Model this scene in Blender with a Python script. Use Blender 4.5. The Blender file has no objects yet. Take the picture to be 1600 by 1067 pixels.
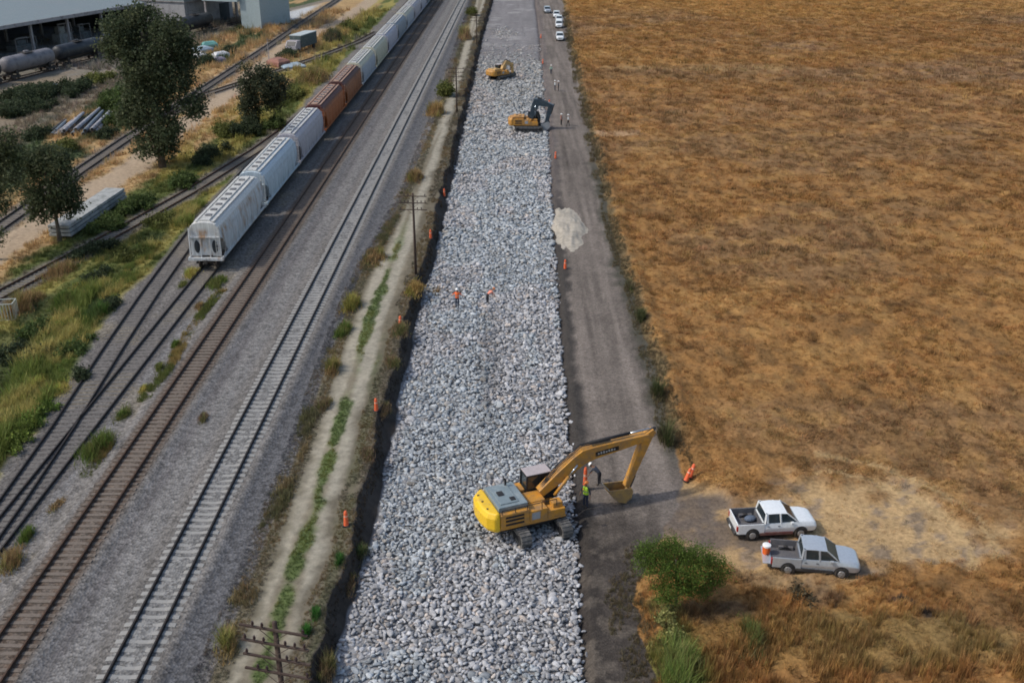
import bpy, math, random
import numpy as np
from mathutils import Matrix, Vector

random.seed(7); RNG = np.random.default_rng(11)
SC = bpy.context.scene
COL = SC.collection
R = math.radians
# ------------------------------------------------------------------ camera, sky, sun, exposure
FPX = 1616.0; H = 32.9; PITCH = math.atan(722.5 / FPX); CP, SP = math.cos(PITCH), math.sin(PITCH)
cam = bpy.data.objects.new('camera', bpy.data.cameras.new('camera')); COL.objects.link(cam)
cam.data.sensor_width = 36; cam.data.lens = 36 * FPX / 1600; cam.data.clip_start = .5; cam.data.clip_end = 6000
cam.location = (0, 0, H); cam.rotation_euler = (math.pi / 2 - PITCH, 0, 0)
SC.camera = cam
SUN_EL, SUN_DIR = R(47), Vector((1, .2, 0)).normalized()      # the way the shadows run
wd = bpy.data.worlds.new('World'); SC.world = wd; wd.use_nodes = True
nt = wd.node_tree; bg = nt.nodes['Background']; sky = nt.nodes.new('ShaderNodeTexSky'); sky.sky_type = 'NISHITA'
sky.sun_disc = False; sky.sun_elevation = SUN_EL; sky.sun_rotation = math.atan2(-SUN_DIR.x, -SUN_DIR.y)
sky.air_density = 1.2; sky.dust_density = 2.5
nt.links.new(sky.outputs[0], bg.inputs[0]); bg.inputs[1].default_value = .15
sl = bpy.data.lights.new('sun', 'SUN'); sl.energy = 2.3; sl.angle = R(2.2); sl.color = (1, .94, .85)
so = bpy.data.objects.new('sun', sl); COL.objects.link(so)
dv = SUN_DIR * math.cos(SUN_EL) + Vector((0, 0, -math.sin(SUN_EL)))
so.rotation_euler = dv.to_track_quat('-Z', 'Y').to_euler(); so.location = (-60, 60, 80)
SC.view_settings.view_transform = 'Standard'; SC.view_settings.look = 'None'
SC.view_settings.exposure = .05; SC.view_settings.gamma = 1
SC.render.engine = 'CYCLES'; SC.cycles.max_bounces = 5; SC.cycles.diffuse_bounces = 3; SC.cycles.filter_width = 1.8
SC.cycles.use_denoising = True

# ------------------------------------------------------------------ survey: photo point -> ground point
def G(px, py, z=0.):
    u = px - 800; v = py - 533.5; k = (H - z) / (FPX * SP + v * CP)
    return u * k, (FPX * CP - v * SP) * k
def AT(px, py, Y):                       # point seen at (px, py) at the distance Y
    u = px - 800; v = py - 533.5; k = Y / (FPX * CP - v * SP)
    return u * k, Y, H - k * (FPX * SP + v * CP)

# ------------------------------------------------------------------ noise
def _h(i, j, s):
    n = (i * 374761393 + j * 668265263 + s * 974634777) & 0xffffffff
    n = ((n ^ (n >> 13)) * 1274126177) & 0xffffffff
    return ((n ^ (n >> 16)) & 0xffff) / 65535.
def vn(x, y, s=0):
    x = np.asarray(x, float); y = np.asarray(y, float)
    i = np.floor(x).astype(np.int64); j = np.floor(y).astype(np.int64); a = x - i; b = y - j
    a = a * a * (3 - 2 * a); b = b * b * (3 - 2 * b)
    return (_h(i, j, s) * (1 - a) + _h(i + 1, j, s) * a) * (1 - b) + (_h(i, j + 1, s) * (1 - a) + _h(i + 1, j + 1, s) * a) * b
def fbm(x, y, s=0, o=4):
    t = 0; w = .5; tot = 0
    for k in range(o):
        t = t + w * vn(x * 2 ** k + 17.3 * k, y * 2 ** k - 9.1 * k, s + k); tot += w; w *= .55
    return t / tot
def ss(a, b, x):
    t = np.clip((np.asarray(x, float) - a) / (b - a), 0, 1); return t * t * (3 - 2 * t)

# ------------------------------------------------------------------ materials
MATS = {}
def mat_attr(name, rough=.95, var=.25, ns=6., bump=.3, bs=30., grav=0.):
    """colour comes from the 'Col' attribute (soil, straw, stone), broken up by fine noise"""
    if name in MATS: return MATS[name]
    m = bpy.data.materials.new(name); m.use_nodes = True; t = m.node_tree; L = t.links; b = t.nodes['Principled BSDF']
    b.inputs['Roughness'].default_value = rough; b.inputs['Specular IOR Level'].default_value = .15
    at = t.nodes.new('ShaderNodeAttribute'); at.attribute_name = 'Col'
    ge = t.nodes.new('ShaderNodeNewGeometry')
    n1 = t.nodes.new('ShaderNodeTexNoise'); n1.inputs['Scale'].default_value = ns; n1.inputs['Detail'].default_value = 6
    n1.inputs['Roughness'].default_value = .7; L.new(ge.outputs['Position'], n1.inputs['Vector'])
    mr = t.nodes.new('ShaderNodeMapRange'); mr.inputs['From Min'].default_value = .3; mr.inputs['From Max'].default_value = .7
    mr.inputs['To Min'].default_value = 1 - var; mr.inputs['To Max'].default_value = 1 + var
    L.new(n1.outputs[0], mr.inputs['Value'])
    fac = mr.outputs[0]; hgt = n1.outputs[0]
    if grav > 0:
        vo = t.nodes.new('ShaderNodeTexVoronoi'); vo.inputs['Scale'].default_value = bs; L.new(ge.outputs['Position'], vo.inputs['Vector'])
        m2 = t.nodes.new('ShaderNodeSeparateColor'); L.new(vo.outputs['Color'], m2.inputs[0])
        m3 = t.nodes.new('ShaderNodeMapRange'); m3.inputs['To Min'].default_value = 1 - grav; m3.inputs['To Max'].default_value = 1 + grav
        L.new(m2.outputs[0], m3.inputs['Value'])
        mm = t.nodes.new('ShaderNodeMath'); mm.operation = 'MULTIPLY'; L.new(fac, mm.inputs[0]); L.new(m3.outputs[0], mm.inputs[1])
        fac = mm.outputs[0]; hgt = vo.outputs['Distance']
    vm = t.nodes.new('ShaderNodeVectorMath'); vm.operation = 'SCALE'; L.new(at.outputs['Color'], vm.inputs[0]); L.new(fac, vm.inputs['Scale'])
    L.new(vm.outputs[0], b.inputs['Base Color'])
    bp = t.nodes.new('ShaderNodeBump'); bp.inputs['Strength'].default_value = bump; bp.inputs['Distance'].default_value = .06
    L.new(hgt, bp.inputs['Height']); L.new(bp.outputs[0], b.inputs['Normal'])
    MATS[name] = m; return m
def mat(name, col, rough=.6, metal=0., dirt=.0, dcol=(.12, .09, .06), ds=1.5, bump=0., spec=.4, wave=0., coat=0.):
    if name in MATS: return MATS[name]
    m = bpy.data.materials.new(name); m.use_nodes = True; t = m.node_tree; L = t.links; b = t.nodes['Principled BSDF']
    b.inputs['Roughness'].default_value = rough; b.inputs['Metallic'].default_value = metal
    b.inputs['Specular IOR Level'].default_value = spec; b.inputs['Base Color'].default_value = (*col, 1)
    b.inputs['Coat Weight'].default_value = coat
    tc = t.nodes.new('ShaderNodeTexCoord')
    n = t.nodes.new('ShaderNodeTexNoise'); n.inputs['Scale'].default_value = ds; n.inputs['Detail'].default_value = 7; n.inputs['Roughness'].default_value = .68
    L.new(tc.outputs['Object'], n.inputs['Vector'])
    r = t.nodes.new('ShaderNodeMapRange'); r.inputs['From Min'].default_value = .62 - .35 * dirt; r.inputs['From Max'].default_value = .8 - .2 * dirt
    L.new(n.outputs[0], r.inputs['Value'])
    mx = t.nodes.new('ShaderNodeMix'); mx.data_type = 'RGBA'; mx.inputs[6].default_value = (*col, 1); mx.inputs[7].default_value = (*dcol, 1)
    L.new(r.outputs[0], mx.inputs[0])
    n2 = t.nodes.new('ShaderNodeTexNoise'); n2.inputs['Scale'].default_value = ds * 7; n2.inputs['Detail'].default_value = 4; L.new(tc.outputs['Object'], n2.inputs['Vector'])
    r2 = t.nodes.new('ShaderNodeMapRange'); r2.inputs['To Min'].default_value = .8; r2.inputs['To Max'].default_value = 1.18; L.new(n2.outputs[0], r2.inputs['Value'])
    vm = t.nodes.new('ShaderNodeVectorMath'); vm.operation = 'SCALE'; L.new(mx.outputs[2], vm.inputs[0]); L.new(r2.outputs[0], vm.inputs['Scale'])
    L.new(vm.outputs[0], b.inputs['Base Color'])
    h = n2.outputs[0]
    if wave:
        w = t.nodes.new('ShaderNodeTexWave'); w.inputs['Scale'].default_value = wave; L.new(tc.outputs['Object'], w.inputs['Vector']); h = w.outputs[0]
    if bump or wave:
        bp = t.nodes.new('ShaderNodeBump'); bp.inputs['Strength'].default_value = bump or .5; bp.inputs['Distance'].default_value = .03
        L.new(h, bp.inputs['Height']); L.new(bp.outputs[0], b.inputs['Normal'])
    MATS[name] = m; return m
def mat_glass(name='dark_glass', col=(.02, .03, .035)):
    return mat(name, col, .08, 0, .1, (.05, .05, .05), spec=.8)

# ------------------------------------------------------------------ mesh helpers
class MB:
    def __init__(s): s.v = []; s.f = []; s.m = []
    def add(s, V, F, mi=0):
        o = len(s.v); s.v += [tuple(p) for p in V]; s.f += [tuple(i + o for i in f) for f in F]; s.m += [mi] * len(F); return s
    def box(s, x0, x1, y0, y1, z0, z1, mi=0, M=None):
        V = [Vector(p) for p in ((x0, y0, z0), (x1, y0, z0), (x1, y1, z0), (x0, y1, z0), (x0, y0, z1), (x1, y0, z1), (x1, y1, z1), (x0, y1, z1))]
        if M is not None: V = [M @ p for p in V]
        return s.add(V, [(0, 3, 2, 1), (4, 5, 6, 7), (0, 1, 5, 4), (1, 2, 6, 5), (2, 3, 7, 6), (3, 0, 4, 7)], mi)
    def bar(s, a, b, w, h=None, mi=0):
        a = Vector(a); b = Vector(b); d = b - a; L = d.length; h = h or w
        M = Matrix.Translation(a) @ d.to_track_quat('X', 'Z').to_matrix().to_4x4()
        return s.box(0, L, -w / 2, w / 2, -h / 2, h / 2, mi, M)
    def tube(s, pts, rad, n=8, mi=0, caps=True):
        pts = [Vector(p) for p in pts]; rad = rad if isinstance(rad, (list, tuple)) else [rad] * len(pts); V = []
        for i, p in enumerate(pts):
            d = (pts[min(i + 1, len(pts) - 1)] - pts[max(i - 1, 0)]).normalized()
            q = d.to_track_quat('Z', 'Y')
            V += [p + q @ Vector((rad[i] * math.cos(2 * math.pi * k / n), rad[i] * math.sin(2 * math.pi * k / n), 0)) for k in range(n)]
        F = [(i * n + k, i * n + (k + 1) % n, (i + 1) * n + (k + 1) % n, (i + 1) * n + k) for i in range(len(pts) - 1) for k in range(n)]
        if caps: F += [tuple(range(n - 1, -1, -1)), tuple((len(pts) - 1) * n + k for k in range(n))]
        return s.add(V, F, mi)
    def loft(s, rings, mi=0, caps=True, closed=True):
        n = len(rings[0]); V = [p for r in rings for p in r]; m = n if closed else n - 1
        F = [(i * n + k, i * n + (k + 1) % n, (i + 1) * n + (k + 1) % n, (i + 1) * n + k) for i in range(len(rings) - 1) for k in range(m)]
        if caps: F += [tuple(range(n - 1, -1, -1)), tuple((len(rings) - 1) * n + k for k in range(n))]
        return s.add(V, F, mi)
    def prism(s, prof, y0, y1, mi=0):       # prof: (x, z) outline, thickness along y
        return s.loft([[(x, y0, z) for x, z in prof], [(x, y1, z) for x, z in prof]], mi)
    def plate(s, prof, z0, z1, mi=0):       # prof: (x, y) outline
        return s.loft([[(x, y, z0) for x, y in prof], [(x, y, z1) for x, y in prof]], mi)
    def blob(s, c, r, n=8, k=5, mi=0, top=False):
        rings = []
        for i in range(k + 1):
            a = (i / k) * (math.pi / 2 if top else math.pi) if top else -math.pi / 2 + math.pi * i / k
            ca, sa = max(math.cos(a), .02), math.sin(a)
            rings.append([(c[0] + r[0] * ca * math.cos(2 * math.pi * j / n), c[1] + r[1] * ca * math.sin(2 * math.pi * j / n), c[2] + r[2] * sa) for j in range(n)])
        return s.loft(rings, mi)
    def mesh(s, name, mats, smooth=False):
        me = bpy.data.meshes.new(name); me.from_pydata(s.v, [], s.f)
        for m in (mats if isinstance(mats, (list, tuple)) else [mats]): me.materials.append(m)
        if any(s.m): me.polygons.foreach_set('material_index', s.m)
        import bmesh
        bm = bmesh.new(); bm.from_mesh(me); bmesh.ops.recalc_face_normals(bm, faces=bm.faces); bm.to_mesh(me); bm.free()
        if smooth: me.polygons.foreach_set('use_smooth', [True] * len(me.polygons))
        me.update(); return me
    def build(s, name, mats, parent=None, smooth=False, bevel=0, label=None):
        o = bpy.data.objects.new(name, s.mesh(name, mats, smooth)); COL.objects.link(o); o.parent = parent
        if bevel:
            b = o.modifiers.new('bevel', 'BEVEL'); b.width = bevel; b.segments = 2; b.limit_method = 'ANGLE'; b.angle_limit = R(35)
        if label: o['label'] = label
        return o
def tag(o, label=None, cat=None, group=None, kind=None):
    for k, v in (('label', label), ('category', cat), ('group', group), ('kind', kind)):
        if v: o[k] = v
    return o
def empty(name, loc=(0, 0, 0), rz=0, label=None, cat=None, group=None):
    o = bpy.data.objects.new(name, None); COL.objects.link(o); o.location = loc; o.rotation_euler = (0, 0, rz); o.empty_display_size = .3
    return tag(o, label, cat, group)
def kids(o): return [c for c in bpy.data.objects if c.parent == o]
def dup(o, loc, rz=0, label=None, group=None, swap=None, tree=None):
    tree = tree or snapshot(o)
    def cp(node, parent):
        src, ch = node; c = src.copy(); COL.objects.link(c); c.parent = parent
        if swap:
            for i, sl_ in enumerate(c.material_slots):
                mn = sl_.material.name if sl_.material else ''
                if mn in swap: sl_.link = 'OBJECT'; sl_.material = swap[mn]
        for k in ch: cp(k, c)
        return c
    c = cp(tree, None); c.location = loc; c.rotation_euler = (0, 0, rz)
    if label: c['label'] = label
    if group: c['group'] = group
    return c
def snapshot(o): return (o, [snapshot(c) for c in kids(o)])
def npmesh(name, V, F, col=None, mats=None, kind=None, smooth=False):
    V = np.asarray(V, np.float32); F = np.asarray(F, np.int32); k = F.shape[1]
    me = bpy.data.meshes.new(name); me.vertices.add(len(V)); me.vertices.foreach_set('co', V.ravel())
    me.loops.add(F.size); me.loops.foreach_set('vertex_index', F.ravel())
    me.polygons.add(len(F)); me.polygons.foreach_set('loop_start', np.arange(0, F.size, k, dtype=np.int32))
    if smooth: me.polygons.foreach_set('use_smooth', np.ones(len(F), bool))
    if col is not None:
        a = me.color_attributes.new('Col', 'FLOAT_COLOR', 'POINT'); c4 = np.ones((len(V), 4), np.float32); c4[:, :3] = np.clip(col, .004, 1)
        a.data.foreach_set('color', c4.ravel())
    for m in (mats or []): me.materials.append(m)
    me.update(calc_edges=True); me.validate()
    o = bpy.data.objects.new(name, me); COL.objects.link(o)
    if kind: o['kind'] = kind
    return o
def merge(protos, pos, scl, rot, col, pick=None, tilt=None):
    """copies of small (V, F) shapes, merged: returns V, F, C"""
    pos = np.asarray(pos, np.float32); n = len(pos); pick = RNG.integers(0, len(protos), n) if pick is None else pick
    scl = np.broadcast_to(np.asarray(scl, np.float32).reshape(n, -1), (n, 3))
    VV, FF, CC = [], [], []; off = 0
    for p, (v, f) in enumerate(protos):
        id_ = np.nonzero(pick == p)[0]
        if not len(id_): continue
        q = v[None] * scl[id_][:, None, :]
        if tilt is not None:
            c, s = np.cos(tilt[id_])[:, None], np.sin(tilt[id_])[:, None]
            q = np.stack([q[..., 0], q[..., 1] * c - q[..., 2] * s, q[..., 1] * s + q[..., 2] * c], -1)
        c, s = np.cos(rot[id_])[:, None], np.sin(rot[id_])[:, None]
        q = np.stack([q[..., 0] * c - q[..., 1] * s, q[..., 0] * s + q[..., 1] * c, q[..., 2]], -1) + pos[id_][:, None, :]
        VV.append(q.reshape(-1, 3)); FF.append((f[None] + (off + np.arange(len(id_)) * len(v))[:, None, None]).reshape(-1, f.shape[1]))
        CC.append(np.repeat(col[id_], len(v), 0)); off += len(id_) * len(v)
    return np.concatenate(VV), np.concatenate(FF), np.concatenate(CC)

# ------------------------------------------------------------------ survey lines (x as a function of the distance y)
def line(pts, z):
    w = sorted(G(px, py, z)[::-1] for px, py in pts); ys = [a for a, b in w]; xs = [b for a, b in w]
    return lambda y: np.interp(y, ys, xs)
def T1x(y): return -17.65 + (np.asarray(y) - 36) * .0101
def T2x(y): return -23.75 + (np.asarray(y) - 39) * .0075
def T3x(y): return np.where(np.asarray(y) > 88, -28.25 + (np.asarray(y) - 88) * .0135, -28.25 - (88 - np.asarray(y)) * .004)
_t4 = line([(20, 779), (102, 665), (175, 540), (233, 457), (274, 400), (301, 360)], -.15)
T4P = [(T3x(36) - .2, 36), (T3x(44) - .45, 44), (-29.2, 51.4), (-29.75, 60.3), (-30.9, 73.1), (-31.75, 84.4), (-32.3, 94), (-32.7, 102), (-32.9, 112), (-32.9, 124), (-32.7, 136)]
T5P = [(-51.5, 60), (-47.5, 73), (-44.3, 86.4), (-42.4, 94.2), (-40.2, 103.8), (-37.4, 117.5), (-35.8, 127.5), (-34.2, 137.7), (-32.9, 150.2), (-31.9, 165), (-31.2, 200), (-30.2, 330)]
T6P = [(-53.4, 60), (-53.6, 103.8), (-53.9, 126.6), (-54.0, 143.3), (-53.5, 174.5), (-52.9, 231.1), (-53.0, 263.0), (-52.6, 319.5), (-52.6, 345)]
T7P = [(-53.4, 155), (-52.9, 167), (-51.9, 176), (-48.6, 186.4), (-43.5, 203.0), (-38.1, 221.8), (-34.3, 238.0), (-31.8, 256)]
T8P = [(-97, 165), (-91, 189), (-84.5, 214), (-78, 239), (-72, 262), (-66, 285), (-52, 338)]
def pl(P): ys = [b for a, b in P]; xs = [a for a, b in P]; return lambda y: np.interp(y, ys, xs)
k2 = line([(330, 1067), (365, 980), (405, 880), (440, 780), (470, 700), (500, 610), (530, 520), (560, 440), (600, 370), (640, 290), (675, 200), (700, 130), (725, 50), (740, 0)], -.3)
_k4 = line([(522, 1067), (542, 962), (560, 912), (587, 800), (602, 740), (618, 660), (632, 590), (648, 520), (662, 460), (680, 400), (697, 330), (712, 260), (725, 200), (738, 140), (747, 100), (755, 60), (772, 0)], -1.2)
_k5 = line([(912, 1067), (903, 900), (897, 780), (890, 700), (880, 600), (873, 500), (866, 400), (860, 300), (857, 230), (852, 180), (846, 120), (843, 60), (836, 0)], -1.1)
def k4(y): return _k4(y) + (fbm(np.asarray(y) * .5, 3., 5, 3) - .5) * .7
def k5(y): return _k5(y) + (fbm(np.asarray(y) * .6, 8., 6, 3) - .5) * .35
def k3(y): return _k4(y) - .85 + (fbm(np.asarray(y) * .35, 1., 4, 4) - .5) * .9
k6 = line([(1020, 1067), (1000, 950), (1010, 870), (1060, 800), (1075, 745), (1055, 690), (1040, 630), (1020, 560), (1000, 490), (975, 420), (955, 350), (940, 280), (925, 220), (912, 160), (902, 120), (890, 60), (880, 0)], -1.)
RDX = line([(12, 380), (62, 352), (140, 300), (212, 260), (275, 205), (350, 150), (450, 72), (540, 30), (575, 5)], -.4)
def k1(y): y = np.asarray(y, float); return np.minimum(np.minimum(pl(T4P)(y) - 2.0 + .9 * ss(86, 96, y), T3x(y) - 1.9), np.where(y > 136, T3x(y) - 1.9, 0)) + (fbm(y * .25, 2., 9, 3) - .5) * 1.0
YEND = G(800, 99, -1.15)[1]             # where the coarse stone stops

def bed(d, top, low, w=1.55, w2=2.6): return low + (top - low) * (1 - ss(w, w2, np.abs(d)))
def height(x, y):
    x = np.asarray(x, float); y = np.asarray(y, float)
    a1, a2, a3, a4, a5, a6 = k1(y), k2(y), k3(y), k4(y), k5(y), k6(y)
    n = fbm(x * .5, y * .5, 1, 4) - .5
    z = -.36 + n * .06
    left = x < a1
    yard = -.42 + (fbm(x * .12, y * .12, 21, 3) - .5) * .5 + n * .3
    z = np.where(left, z + (yard - z) * ss(0, 2.5, a1 - x), z)
    for P, t in ((T5P, -.43), (T6P, -.43), (T7P, -.43), (T8P, -.43)):
        ok = (y > P[0][1] - 2) & (y < P[-1][1] + 2); d = np.abs(x - pl(P)(y)); z = np.where(ok, z + (t - z) * (1 - ss(1.5, 2.8, d)), z)
    bn = (fbm(x * 1.1, y * 1.1, 14, 3) - .5) * .10; z = np.maximum(z, np.where(x < a2, bed(x - T1x(y), -.205, -.5) + bn * (np.abs(x - T1x(y)) < 2.2), -9)); z = np.maximum(z, np.where(x < a2, bed(x - T2x(y), -.21, -.5) + bn * (np.abs(x - T2x(y)) < 2.2), -9))
    for fx, y1 in ((T3x, 400), (pl(T4P), 140)):
        d = np.abs(x - fx(y)); z = np.where((d < 2.4) & (y < y1) & (x < a2), z + (-.345 - z) * (1 - ss(1.3, 2.4, d)), z)
    pth = (x >= a2) & (x < a3)
    z = np.where(pth, -.33 + n * .16 + .12 * ss(1.3, 0, a3 - x), z)
    t = np.clip((x - a3) / np.maximum(a4 - a3, .1), 0, 1)
    z = np.where((x >= a3) & (x < a4), (-.22 + n * .16) * (1 - t) + -1.4 * t - .15 * np.sin(t * 3.14), z)
    fl = -1.36 + n * .1; fl = np.where(y > YEND, -1.12 + n * .05, fl)
    z = np.where((x >= a4) & (x < a5), fl, z)
    z = np.where((x >= a5) & (x < a6), -1.42 + .42 * ss(0, .7, x - a5) + n * .05, z)
    fd = -.72 + (fbm(x * .07, y * .07, 31, 3) - .5) * .8 + (fbm(x * .9, y * .9, 33, 4) - .5) * .75 - np.abs(fbm(x * 2.2, y * 2.2, 34, 3) - .5) * .5
    tr = tramp(x, y); fd = fd * (1 - tr) + (-1.0 + n * .06) * tr
    rim = .35 * np.exp(-((x - a6 - .9) / .6) ** 2) * (1 - tr) * ss(55, 62, y)
    e = ss(0, 1.6, x - a6)
    z = np.where(x >= a6, (-1.0 + n * .05) * (1 - e) + fd * e + rim, z)
    z = np.where(np.abs(x) > 170, np.where(x > 0, -.9, -.4), z)
    return z
def blobw(px, py, rx, ry, z, x, y, rot=0):
    cx, cy = G(px, py, z); s = .02774 * (py + 189); ex, ey = rx / s, ry * 63720. / (py + 189) ** 2
    dx, dy = x - cx, y - cy
    if rot: c, q = math.cos(rot), math.sin(rot); dx, dy = dx * c + dy * q, -dx * q + dy * c
    w = (fbm(x * .55, y * .55, 41, 4) - .5) * 1.1
    return 1 - ss(.65, 1.1, np.sqrt((dx / ex) ** 2 + (dy / ey) ** 2) + w)
k6_ = k6
def k6(y): y = np.asarray(y, float); return k6_(y) + (fbm(y * .45, 4., 12, 4) - .5) * np.where(y < 56, 1.6, .8)
def tramp(x, y):
    t = np.maximum(blobw(1325, 822, 222, 90, -1, x, y), blobw(1130, 840, 130, 52, -1, x, y))
    return np.maximum(np.maximum(t, blobw(1085, 790, 70, 45, -1, x, y)), blobw(1440, 815, 85, 82, -1, x, y))

def mixc(c, w, col): w = np.clip(np.asarray(w), 0, 1)[..., None]; return c * (1 - w) + np.array(col) * w
def colour(x, y):
    """soil / straw / stone colour of the ground, bank shade and tree shadow painted in"""
    x = np.asarray(x, float); y = np.asarray(y, float); sh = x.shape
    a1, a2, a3, a4, a5, a6 = k1(y), k2(y), k3(y), k4(y), k5(y), k6(y)
    w1 = (fbm(x * .8, y * .8, 51, 4) - .5); w2 = (fbm(x * .25, y * .25, 52, 4) - .5); st = (fbm(x * 1.6, y * .06, 53, 4) - .5)
    gv = np.ones(sh + (3,)) * np.array((.162, .151, .140)); gv = gv * (1 + .5 * st + .25 * w2)[..., None]
    d1, d2 = x - T1x(y), x - T2x(y)
    gv = mixc(gv, .75 * (ss(1.4, 2.0, d1) * ss(4.2, 2.8, d1)), (.085, .088, .097))
    gv = mixc(gv, .6 * (ss(1.5, 2.0, -d1) * ss(3.4, 2.4, -d1)), (.12, .118, .12))
    gv = mixc(gv, .9 * ss(1.25, .9, np.abs(d1)), (.185, .183, .178))
    gv = mixc(gv, .75 * (ss(1.4, 1.9, d2) * ss(3.6, 2.6, d2)), (.105, .10, .103))
    gv = mixc(gv, .85 * ss(1.5, 1.1, np.abs(d2)), (.125, .10, .08))
    gv = mixc(gv, .6 * ss(.7, .2, np.abs(np.abs(d2) - .75)), (.09, .058, .04))
    gv = mixc(gv, .55 * ss(2.6, 3.2, -d2) * ss(4.6, 3.6, -d2) * ss(88, 75, y), (.185, .183, .185))
    for fx, y1 in ((T3x, 400), (pl(T4P), 140)): gv = mixc(gv, .7 * ss(1.7, 1.1, np.abs(x - fx(y))) * (y < y1), (.11, .10, .095))
    gv = mixc(gv, .5 * ss(.08, .2, w2) * (x < T2x(y) - 2), (.2, .17, .12)); gv = mixc(gv, .5 * ss(.25, .5, np.abs(st) + .25 * np.abs(w1)) , (.10, .098, .10)); gv = mixc(gv, .55 * ss(.9, .4, np.abs(x - (T1x(y) + T2x(y)) / 2 - .3) + w1 * .6), (.20, .193, .185)); gv = mixc(gv, .45 * ss(.5, .2, np.abs(x - (T1x(y) + T2x(y)) / 2 + 1.2) + w1 * .4), (.185, .178, .172))
    c = gv
    # yard on the left
    yd = np.ones(sh + (3,)) * np.array((.36, .24, .115)); yd = yd * (1 + .5 * w2 + .5 * w1)[..., None]
    g = fbm(x * .30, y * .09, 61, 4)
    rd = line([(12, 380), (62, 352), (140, 300), (212, 260), (275, 205), (350, 150), (450, 72), (540, 30), (575, 5)], -.4)
    
    yd = mixc(yd, ss(.35, .6, g + .5 * ss(5, 9, x + 54)) * ss(-1., 1., x + w1 * 3 - np.interp(y, [80, 100, 125, 150, 200], [-47, -46, -43.5, -41, -38.5])) * .95, (.075, .10, .027))
    yd = mixc(yd, ss(.47, .57, fbm(x * .45 + 9, y * .07, 63, 4)) * ss(-46, -43, x) * .8, (.29, .245, .075))
    yd = mixc(yd, ss(-33, -32, x) * ss(130, 160, y) * .5, (.12, .13, .05))
    yd = mixc(yd, ss(-55.5, -57, x + w1 * 3) * ss(.62, .4, g), (.06, .08, .035))
    yd = mixc(yd, .8 * ss(-66, -69, x + w1 * 4), (.17, .15, .12))
    yd = mixc(yd, .9 * ss(2.7, 1.7, np.abs(x - rd(y)) + w1 * 2), (.36, .28, .20))
    for P in (T5P, T6P, T7P, T8P):
        ok = (y > P[0][1]) & (y < P[-1][1]); yd = mixc(yd, ok * .85 * ss(2.1, 1.4, np.abs(x - pl(P)(y)) + w1), (.19, .165, .135))
    yd = mixc(yd, ss(272, 280, y) * ss(-54.5, -57, x) * ss(-74, -70, x + (y - 260) * -.3), (.45, .46, .46))
    yd = mixc(yd, blobw(150, 100, 150, 18, -.4, x, y) * .8, (.2, .18, .15))
    for b in ((20, 590, 50, 60), (60, 480, 50, 25), (-20, 560, 60, 60)): yd = mixc(yd, .7 * blobw(*b, -.4, x, y), (.06, .075, .03))
    c = mixc(c, ss(-.3, .3, a1 - x + w1), (0, 0, 0)); c = c + yd * ss(-.3, .3, a1 - x + w1)[..., None]
    # dirt path with two wheel tracks
    pc = np.ones(sh + (3,)) * np.array((.19, .165, .12)); pc = pc * (1 + .45 * w1 + .3 * w2)[..., None]
    L1 = line([(360, 1050), (430, 880), (480, 750), (530, 600), (575, 470), (612, 380), (652, 260), (690, 190), (722, 100), (745, 0)], -.3)
    L2 = line([(455, 1050), (500, 860), (545, 680), (590, 500), (635, 380), (668, 280), (700, 190), (728, 100), (757, 0)], -.3)
    pc = mixc(pc, .85 * ss(.75, .35, np.abs(x - L1(y)) + w1 * .5), (.33, .30, .235))
    pc = mixc(pc, .85 * ss(.75, .35, np.abs(x - L2(y)) + w1 * .5), (.32, .295, .235))
    mid = (L1(y) + L2(y)) / 2
    pc = mixc(pc, .85 * ss(.55, .2, np.abs(x - mid) + w1) * ss(.28, .42, fbm(x * .3, y * .12, 71, 3)) * ss(112, 88, y), (.085, .125, .035))
    pc = mixc(pc, .9 * ss(.55, .15, np.abs(x - L2(y) - .95) + w1) * ss(.3, .45, fbm(x * .3 + 5, y * .12, 72, 3)) * ss(82, 62, y), (.07, .13, .03))
    pc = mixc(pc, .85 * ss(1.9, 1.1, a3 - x + w1), (.11, .095, .068))
    pc = mixc(pc, .8 * ss(1.4, .5, x - a2 + w1), (.115, .10, .065))
    c = np.where(((x >= a2 - .15) & (x < a3))[..., None], pc, c)
    bk = np.ones(sh + (3,)) * np.array((.05, .043, .038)) * (1 + .8 * w1)[..., None]  # bank strip darkened, its shade put into the soil colour
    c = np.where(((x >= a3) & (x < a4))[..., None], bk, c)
    fl = np.ones(sh + (3,)) * np.array((.24, .24, .245)); top = np.ones(sh + (3,)) * np.array((.19, .18, .18)) * (1 + .5 * st + .35 * w1)[..., None]
    top = mixc(top, ss(.1, .25, w2) * .6, (.32, .31, .3))
    fl = np.where((y > YEND)[..., None], top, fl)
    c = np.where(((x >= a4) & (x < a5))[..., None], fl, c)
    rc = np.ones(sh + (3,)) * np.array((.160, .136, .117)); s2 = fbm(x * 2.2, y * .09, 81, 4) - .5; rc = rc * (1 + 1.1 * s2 + .4 * w2 + .3 * w1)[..., None]
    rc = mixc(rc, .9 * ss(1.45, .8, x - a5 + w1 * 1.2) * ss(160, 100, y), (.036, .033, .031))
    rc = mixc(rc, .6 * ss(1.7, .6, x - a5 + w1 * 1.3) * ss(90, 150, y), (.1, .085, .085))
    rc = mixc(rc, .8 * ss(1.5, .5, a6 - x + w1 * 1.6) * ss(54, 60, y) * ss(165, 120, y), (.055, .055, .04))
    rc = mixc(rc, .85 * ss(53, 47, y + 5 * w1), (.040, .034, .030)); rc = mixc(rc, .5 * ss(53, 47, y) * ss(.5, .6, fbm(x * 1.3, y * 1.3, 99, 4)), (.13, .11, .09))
    c = np.where(((x >= a5) & (x < a6))[..., None], rc, c)
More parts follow.
